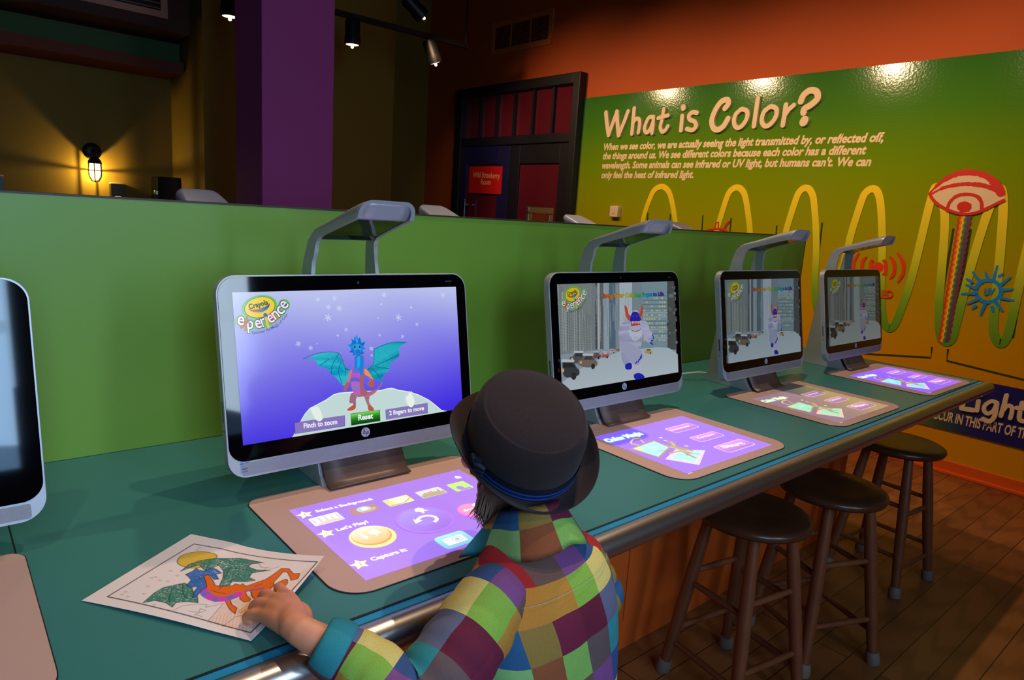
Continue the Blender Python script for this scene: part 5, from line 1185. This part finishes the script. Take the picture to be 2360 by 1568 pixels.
# right hand resting on the counter
for k, (ox, oy, ln) in enumerate(((-.020, .030, .030), (-.007, .036, .034), (.008, .035, .032), (.020, .028, .026))):
    m_ = wrR + V((ox, oy, .004)); p_ = m_ + V((ox * .3, ln * .6, -.003)); t_ = p_ + V((ox * .1, ln * .4, -.008))
    chain(B, [wrR.lerp(m_, .2), wrR.lerp(m_, .6), m_], [.017, .0145, .0105], 12); chain(B, [m_, p_, t_], [.0098, .0088, .0066], 12)
chain(B, [wrR + V((-.012, .012, 0)), wrR + V((-.032, .030, -.004)), wrR + V((-.040, .050, -.008))], [.013, .010, .0078], 12)
# legs and feet
for s, (hx, kx, fx, fy) in ((-1, (.195, .185, .175, -.50)), (1, (.295, .300, .310, -.52))):
    chain(B, [K(hx, -.478, -.37), K(kx, -.465, -.60), K(fx, fy - .05, -.805)], [.058, .044, .030]); chain(B, [K(fx, fy - .06, -.82), K(fx, fy + .02, -.835), K(fx, fy + .075, -.842)], [.028, .024, .016])
bo = B.build('body', M_skin, kid, ang=0)
md = bo.modifiers.new('remesh', 'REMESH'); md.mode = 'VOXEL'; md.voxel_size = .0026; md.use_smooth_shade = True
md = bo.modifiers.new('smooth', 'SMOOTH'); md.factor = .5; md.iterations = 7
for s in (-1, 1):
    e = MB(); ball(e, H(s * .029, .074, -.050), .0105, .0105, .0105, (HX, HF, HA)); eye_o = e.build('eye', mat('eye_white', (230, 228, 224), .2), kid)
    e = MB(); ball(e, H(s * .029, .0815, -.050), .0055, .0045, .0055, (HX, HF, HA)); e.build('iris', mat('iris_blue', (70, 110, 150), .2), eye_o)

# ---- plaid shirt
def plaid_nodes(nt, b):
    L = nt.links.new
    uv = nt.nodes.new('ShaderNodeUVMap'); uv.uv_map = 'UVMap'; sp = nt.nodes.new('ShaderNodeSeparateXYZ'); L(uv.outputs['UV'], sp.inputs[0])
    def M2(op, a, bb=None, c=None):
        n = nt.nodes.new('ShaderNodeMath'); n.operation = op
        for i, x in enumerate((a, bb, c)):
            if x is None: continue
            if isinstance(x, (int, float)): n.inputs[i].default_value = x
            else: L(x, n.inputs[i])
        return n.outputs[0]
    nz = nt.nodes.new('ShaderNodeTexNoise'); nz.inputs['Scale'].default_value = .9; nz.inputs['Detail'].default_value = 0; L(uv.outputs['UV'], nz.inputs['Vector'])
    wob = M2('MULTIPLY', M2('SUBTRACT', nz.outputs['Fac'], .5), .10)
    u = M2('ADD', sp.outputs['X'], wob); v = M2('ADD', sp.outputs['Y'], wob)
    iu = M2('FLOORED_MODULO', M2('FLOOR', u), 8); iv = M2('FLOORED_MODULO', M2('FLOOR', v), 4)
    idx = M2('ADD', M2('MULTIPLY', iv, 8), iu); fac = M2('DIVIDE', M2('ADD', idx, .5), 32)
    rp = nt.nodes.new('ShaderNodeValToRGB'); rp.color_ramp.interpolation = 'CONSTANT'; e = rp.color_ramp.elements
    cells = [  # four rows of eight, repeating
        (171, 42, 42), (161, 38, 41), (108, 80, 73), (127, 74, 127), (54, 80, 126), (148, 128, 56), (171, 84, 39), (125, 41, 58),
        (135, 109, 55), (188, 124, 48), (185, 128, 51), (135, 173, 67), (211, 191, 109), (126, 106, 52), (193, 111, 57), (170, 55, 55),
        (42, 86, 125), (144, 114, 54), (110, 32, 58), (100, 29, 52), (97, 100, 127), (33, 82, 125), (79, 62, 110), (165, 128, 65),
        (130, 174, 106), (142, 78, 47), (129, 173, 83), (99, 80, 80), (48, 135, 142), (40, 127, 143), (106, 138, 181), (47, 110, 118)]
    e.remove(e[1])
    for i, c in enumerate(cells):
        el = e[0] if i == 0 else e.new(i / 32); el.position = i / 32; el.color = (*lin(c), 1)
    L(fac, rp.inputs['Fac'])
    tc = nt.nodes.new('ShaderNodeTexCoord'); n2 = nt.nodes.new('ShaderNodeTexNoise'); n2.inputs['Scale'].default_value = 620; n2.inputs['Detail'].default_value = 2; L(tc.outputs['Object'], n2.inputs['Vector'])
    mx = nt.nodes.new('ShaderNodeMix'); mx.data_type = 'RGBA'; mx.blend_type = 'MULTIPLY'; mx.inputs['Factor'].default_value = .28
    r2 = nt.nodes.new('ShaderNodeValToRGB'); r2.color_ramp.elements[0].color = (.45, .45, .45, 1); r2.color_ramp.elements[1].color = (1, 1, 1, 1); r2.color_ramp.elements[1].position = .62; r2.color_ramp.elements[0].position = .3
    L(n2.outputs['Fac'], r2.inputs['Fac']); L(rp.outputs['Color'], mx.inputs['A']); L(r2.outputs['Color'], mx.inputs['B']); L(mx.outputs['Result'], b.inputs['Base Color'])
    n3 = nt.nodes.new('ShaderNodeTexNoise'); n3.inputs['Scale'].default_value = 26; n3.inputs['Detail'].default_value = 2; L(tc.outputs['Object'], n3.inputs['Vector'])
    bp = nt.nodes.new('ShaderNodeBump'); bp.inputs['Strength'].default_value = .35; bp.inputs['Distance'].default_value = .006; L(n3.outputs['Fac'], bp.inputs['Height']); L(bp.outputs['Normal'], b.inputs['Normal'])
    b.inputs['Roughness'].default_value = .8; b.inputs['Specular IOR Level'].default_value = .2
M_plaid = nodes_mat('plaid_cotton', plaid_nodes)
CELL = .053
dpt = V((.05, .97, .22)).normalized()
SR = [(K(.263, -.403, .096), .050, .047, V((0, .97, .12))), (K(.260, -.410, .089), .066, .056, V((0, .97, .10))), (K(.255, -.424, .076), .098, .064, V((0, .97, .10))), (K(.250, -.438, .058), .126, .070, V((0, .97, .12))), (K(.247, -.452, .024), .136, .073, V((0, .97, .12))),
      (K(.246, -.461, -.010), .139, .077, V((0, .98, .12))), (K(.246, -.465, -.055), .141, .079, V((0, .98, .12))), (K(.246, -.468, -.10), .143, .081, V((0, .98, .12))), (K(.246, -.470, -.15), .144, .083, V((0, .98, .12))), (K(.246, -.472, -.20), .142, .084, V((0, .98, .10))), (K(.246, -.475, -.255), .144, .087, V((0, .98, .10))), (K(.246, -.478, -.31), .148, .090, V((0, .98, .10)))]
NR = 48; S = MB(); rings = []; uvs = []; vlen = 0; prev = None
for i, (c, a, d, dv_) in enumerate(SR):
    ring = oval(c, sx * a, dv_.normalized() * d, None, NR, 2.5 if i > 2 else 2.1); u_ = []
    back = c - dv_.normalized() * d
    if prev is not None: vlen += (back - prev).length
    prev = back
    for k in range(NR):
        p = ring[k]; xx = (p - c).dot(sx); dd = (p - c).dot(dv_.normalized())
        # loose folds: shallow vertical ripples lower on the back and a pleat at centre back
        rp_ = .0028 * math.sin(xx * 95 + i * .7) * max(0, i - 4) / 6
        if dd < 0 and i > 4: rp_ -= .010 * math.exp(-((xx - .024 - .004 * (i - 5)) / .006) ** 2) * min(1, (i - 4) / 2)
        ring[k] = p + (p - c).normalized() * rp_
        u_.append(((xx - .20 * vlen) / CELL + 3.35, vlen / CELL + .02 + (0 if i < 4 else .12)))
    rings.append(ring); uvs.append(u_)
S.loft(rings, True, False, uvs)
def sleeve(pts, rs, v0, u0, nn=22, seed=0, fold=.0):
    q = catmull([tuple(p) + (r,) for p, r in zip(pts, rs)], 7); P = [V(p[:3]) for p in q]; R_ = [p[3] for p in q]
    R2 = [r * (1 + fold * math.sin(i * 1.9 + seed) * (1 if i > 8 else .2)) for i, r in enumerate(R_)]
    t = MB(); t.tube(P, R2, nn, False); L_ = 0; uv_ = []; rg = []
    for i in range(len(P)):
        if i: L_ += (P[i] - P[i - 1]).length
        r = t.v[i * nn:(i + 1) * nn]; r = r[nn // 2:] + r[:nn // 2]; rg.append(r + r[:1]); uv_.append([((2 * math.pi * k / nn) * .05 / CELL + u0, L_ / CELL + v0) for k in range(nn + 1)])
    S.loft(rg, False, False, uv_); return P, R_
sl, slr = sleeve([shL + V((.028, .004, .006)), shL + V((-.004, -.004, -.004)), shL.lerp(elL, .5) + V((-.004, -.016, -.012)), elL + V((.0, -.014, -.012)), elL.lerp(wrL, .45) + V((.004, -.006, -.006)), elL.lerp(wrL, .68)], [.043, .053, .056, .052, .042, .034], .35, 1.2, seed=1, fold=.045)
sleeve([shR + V((-.03, .004, -.002)), shR + V((.002, .002, -.004)), shR.lerp(elR, .5), elR, elR.lerp(wrR, .5), elR.lerp(wrR, .8)], [.042, .050, .050, .045, .040, .035], .2, 5.1, seed=4, fold=.04)
so = S.build('shirt', M_plaid, kid, ang=0, solid=.0022)
so.modifiers['solid'].offset = -1
md = so.modifiers.new('sub', 'SUBSURF'); md.levels = 1; md.render_levels = 1
# rolled cuff
cdir = (wrL - elL).normalized(); c0 = elL.lerp(wrL, .58); c1 = elL.lerp(wrL, .82)
def cuffmesh(name, c0, c1, r0, r1, u0, v0):
    b = MB(); P = [c0 + (c1 - c0) * t for t in (0, .05, .35, .7, .95, 1, .98)]; R_ = [r0, r0 + .003, r0 + .0035, (r0 + r1) / 2 + .004, r1 + .003, r1, r1 - .004]
    t = MB(); t.tube(P, R_, 26, False); rg = []; uv_ = []
    for i in range(len(P)):
        r = t.v[i * 26:(i + 1) * 26]; r = r[13:] + r[:13]; rg.append(r + r[:1]); uv_.append([(k / 26 * 4 + u0, i * .12 + v0) for k in range(27)])
    b.loft(rg, False, False, uv_)
    return b.build(name, M_plaid, so, ang=0, solid=.002, sub=1)
cuffmesh('cuff', c0, c1, .035, .0295, 3.2, 3.05)
MB().lathe([(0, .002), (.005, .002), (.0055, .0), (.0055, -.002), (0, -.002)], 18, elL.lerp(wrL, .30) + V((-.006, -.030, .022)), (V((1, 0, 0)), V((0, .6, .8)), V((0, -.8, .6)))).build('button', mat('shirt_button', (206, 190, 170), .3), so)
# collar with points spread over the shoulders
NC = 40; cr = [[], [], [], []]; cuv = [[], [], [], []]
cc = K(.264, -.400, .106); cz = V((.02, .42, .90)).normalized(); cxv = sx - cz * sx.dot(cz); cxv.normalize(); cyv = cz.cross(cxv)
for k in range(NC):
    a = math.radians(-246 + 312 * k / (NC - 1)); ca, sa = math.cos(a), math.sin(a)          # gap at the throat (+y)
    e = k / (NC / 2); tip = max(0, 1 - e * 2.2) ** 1.3
    d_ = cxv * ca + cyv * sa
    cr[0].append(cc + d_ * .047 + cz * .000); cr[1].append(cc + d_ * .0465 + cz * .030); cr[2].append(cc + d_ * .0515 + cz * .0305)
    q_ = cc + d_ * (.064 + .012 * max(0, -sa) + .012 * abs(ca)) - cz * (.012 + .026 * max(0, -sa) + .026 * abs(ca))
    cr[3].append(q_.lerp(K(.138, -.366, .062), tip))
    for i, vv in enumerate((0, .5, .6, 1.45)): cuv[i].append((a * .062 / CELL + 4.1, vv + 2.35 if i < 2 else vv + 2.1))
b = MB(); b.loft(cr, False, False, cuv)
b.build('collar', M_plaid, so, ang=0, solid=.0022, sub=1)
# pale stitch lines on yoke and shoulder
M_st = mat('pale_stitching', (150, 190, 200), .7)
def stitch(pts):
    q = [V(p) for p in catmull([tuple(p) for p in pts], 10)]; b = MB(); L_ = 0; d = MB()
    for i in range(0, len(q) - 1):
        p, r = q[i], q[i + 1]; n = max(1, int((r - p).length / .0022))
        for k in range(n):
            a0 = p.lerp(r, (k + .1) / n); a1 = p.lerp(r, (k + .65) / n); d.tube([a0, a1], .00042, 4)
    return d.build('stitching', M_st, so, smooth=False)
yr = rings[3]; kb = [k for k in range(NR) if (yr[k] - SR[3][0]).dot(SR[3][3]) < -.025]
kb.sort(key=lambda k: (yr[k] - SR[3][0]).dot(sx)); stitch([yr[k] + (yr[k] - SR[3][0]).normalized() * .0012 for k in kb])

# ---- jeans and shoes (below the frame)
M_jean = mat('blue_denim', (44, 60, 96), .8, bump=(500, .2))
j = MB()
j.loft([oval(c, V((1, 0, 0)) * a, V((0, 1, 0)) * d, None) for c, a, d in ((K(.245, -.473, -.25), .110, .071), (K(.245, -.476, -.32), .120, .078), (K(.245, -.478, -.40), .118, .076), (K(.245, -.478, -.42), .110, .070))], True, True)
for (hx, kx, fx, fy) in ((.195, .185, .175, -.50), (.295, .300, .310, -.52)):
    j.tube([K(hx, -.478, -.36), K(kx, -.465, -.60), K(fx, fy - .05, -.80)], [.064, .054, .045], 20)
j.build('trousers', M_jean, kid, ang=0)
for fx, fy in ((.175, -.50), (.310, -.52)):
    b = MB(); b.loft([[K(fx + .034 * w_ * math.cos(t), fy + y, -.86 + max(.004, h * (.5 + .5 * math.sin(t)))) for t in [2 * math.pi * k / 16 for k in range(16)]] for y, w_, h in ((-.10, .6, .05), (-.085, .9, .075), (-.03, .95, .082), (.03, 1.08, .065), (.075, 1.05, .05), (.098, .7, .036))], True, True)
    b.build('shoe', mat('dark_shoe', (40, 38, 44), .6), kid)

# ---- hair at the nape and sides
rh = random.Random(9); b = MB()
for i in range(800):
    a = math.radians(rh.uniform(192, 348)); ca, sa = math.cos(a), math.sin(a)
    if sa > .35: continue
    r0 = .080; ln = rh.uniform(.030, .046) + .030 * max(0, -sa)
    p0 = H(ca * r0, sa * .090 + .004, -.01); p1 = H(ca * (r0 + .006), sa * .098 + .004, -.035); p2 = p1 + V((ca * .004 + rh.uniform(-.007, .007), rh.uniform(-.005, .003), -ln * .55)); p3 = p2 + V((rh.uniform(-.009, .009), .006 + rh.uniform(-.005, .005), -ln * .40))
    b.tube([p0, p1, p2, p3], [.0015, .0018, .0012, .0003], 5, False)
b.build('hair', mat('blond_hair', (128, 100, 84), .5, var=(60, .4)), kid, ang=0)

# ---- fedora
M_felt = mat('grey_felt', (50, 39, 39), .95, spec=.1, bump=(900, .35), var=(300, .25), sheen=.08)
fr3 = (HX, HF, HA); NB = 64
b = MB(); rg_ = []
for r, h0 in ((.088, .012), (.091, .003), (.097, .0), (.107, .0012), (.117, .003), (.1225, .0055), (.1240, .0085), (.1225, .0095), (.117, .0072), (.107, .005), (.098, .004), (.091, .006), (.086, .012)):
    ring = []
    for k in range(NB):
        a = 2 * math.pi * k / NB; ca, sa = math.cos(a), math.sin(a); t = max(0, (r - .091) / .033)
        curl = t ** 1.6 * (.030 * ca * ca + .014 * max(0, -sa) ** 2 - .012 * max(0, sa) ** 2); shrink = 1 - .07 * t * ca * ca
        ring.append(H(ca * r * shrink * .98, sa * r * 1.06, h0 + curl))
    rg_.append(ring)
hat = b.loft(rg_, True, False).build('hat', M_felt, kid, ang=0)
crown = [(.0895, .003, 1), (.0908, .018, 1), (.0908, .045, 1), (.0895, .070, 1), (.0865, .086, 1), (.0825, .0955, 1), (.0785, .1005, 1), (.0772, .1022, 1), (.0758, .1016, 1), (.0735, .1028, 1), (.066, .1065, 1), (.048, .1110, 1), (.025, .1135, 1), (.004, .1138, 1)]
b = MB(); rg_ = []
for r, h0, _ in crown:
    ring = []
    for k in range(NB):
        a = 2 * math.pi * k / NB; ca, sa = math.cos(a), math.sin(a); x, y = ca * r * .985, sa * r * 1.08
        pinch = 1 - .05 * max(0, sa) ** 3 * max(0, h0 - .04) / .06; ring.append(H(x * pinch, y + .006 * (h0 / .1), h0 + .010 * (-y / .08) * (h0 / .1) * .4))
    rg_.append(ring)
b.loft(rg_, True, True).build('crown', M_felt, hat, ang=0)
def band(name, r_off, h0, h1, m):
    b = MB(); rg_ = []
    for h0_ in (h0, h0 + .001, (h0 + h1) / 2, h1 - .001, h1):
        rg_.append([H(math.cos(2 * math.pi * k / NB) * (.0912 + r_off - .0005 * h0_ / .05) * .985, math.sin(2 * math.pi * k / NB) * (.0912 + r_off - .0005 * h0_ / .05) * 1.08 + .006 * (h0_ / .1), h0_) for k in range(NB)])
    return b.loft(rg_, True, False).build(name, m, hat, ang=0)
band('hat_band', .0016, .005, .036, mat('navy_ribbon', (24, 26, 44), .6))
band('band_stripe', .0024, .010, .0135, mat('blue_ribbon', (40, 84, 160), .5)); band('band_stripe', .0024, .0195, .023, mat('blue_ribbon', (40, 84, 160), .5)); band('band_middle', .0022, .0135, .0195, mat('deep_blue_ribbon', (18, 40, 100), .5))
b = MB()
for dz, r_ in ((.012, .008), (.022, .009), (.031, .008)): b.tube([H(-.0915, -.018, dz), H(-.0975, -.004, dz), H(-.0935, .014, dz)], [r_ * .5, r_ * .9, r_ * .5], 10)
b.tube([H(-.094, -.006, .006), H(-.0995, -.004, .022), H(-.094, -.002, .038)], .006, 10)
b.build('bow', mat('navy_ribbon', (24, 26, 44), .6), hat)
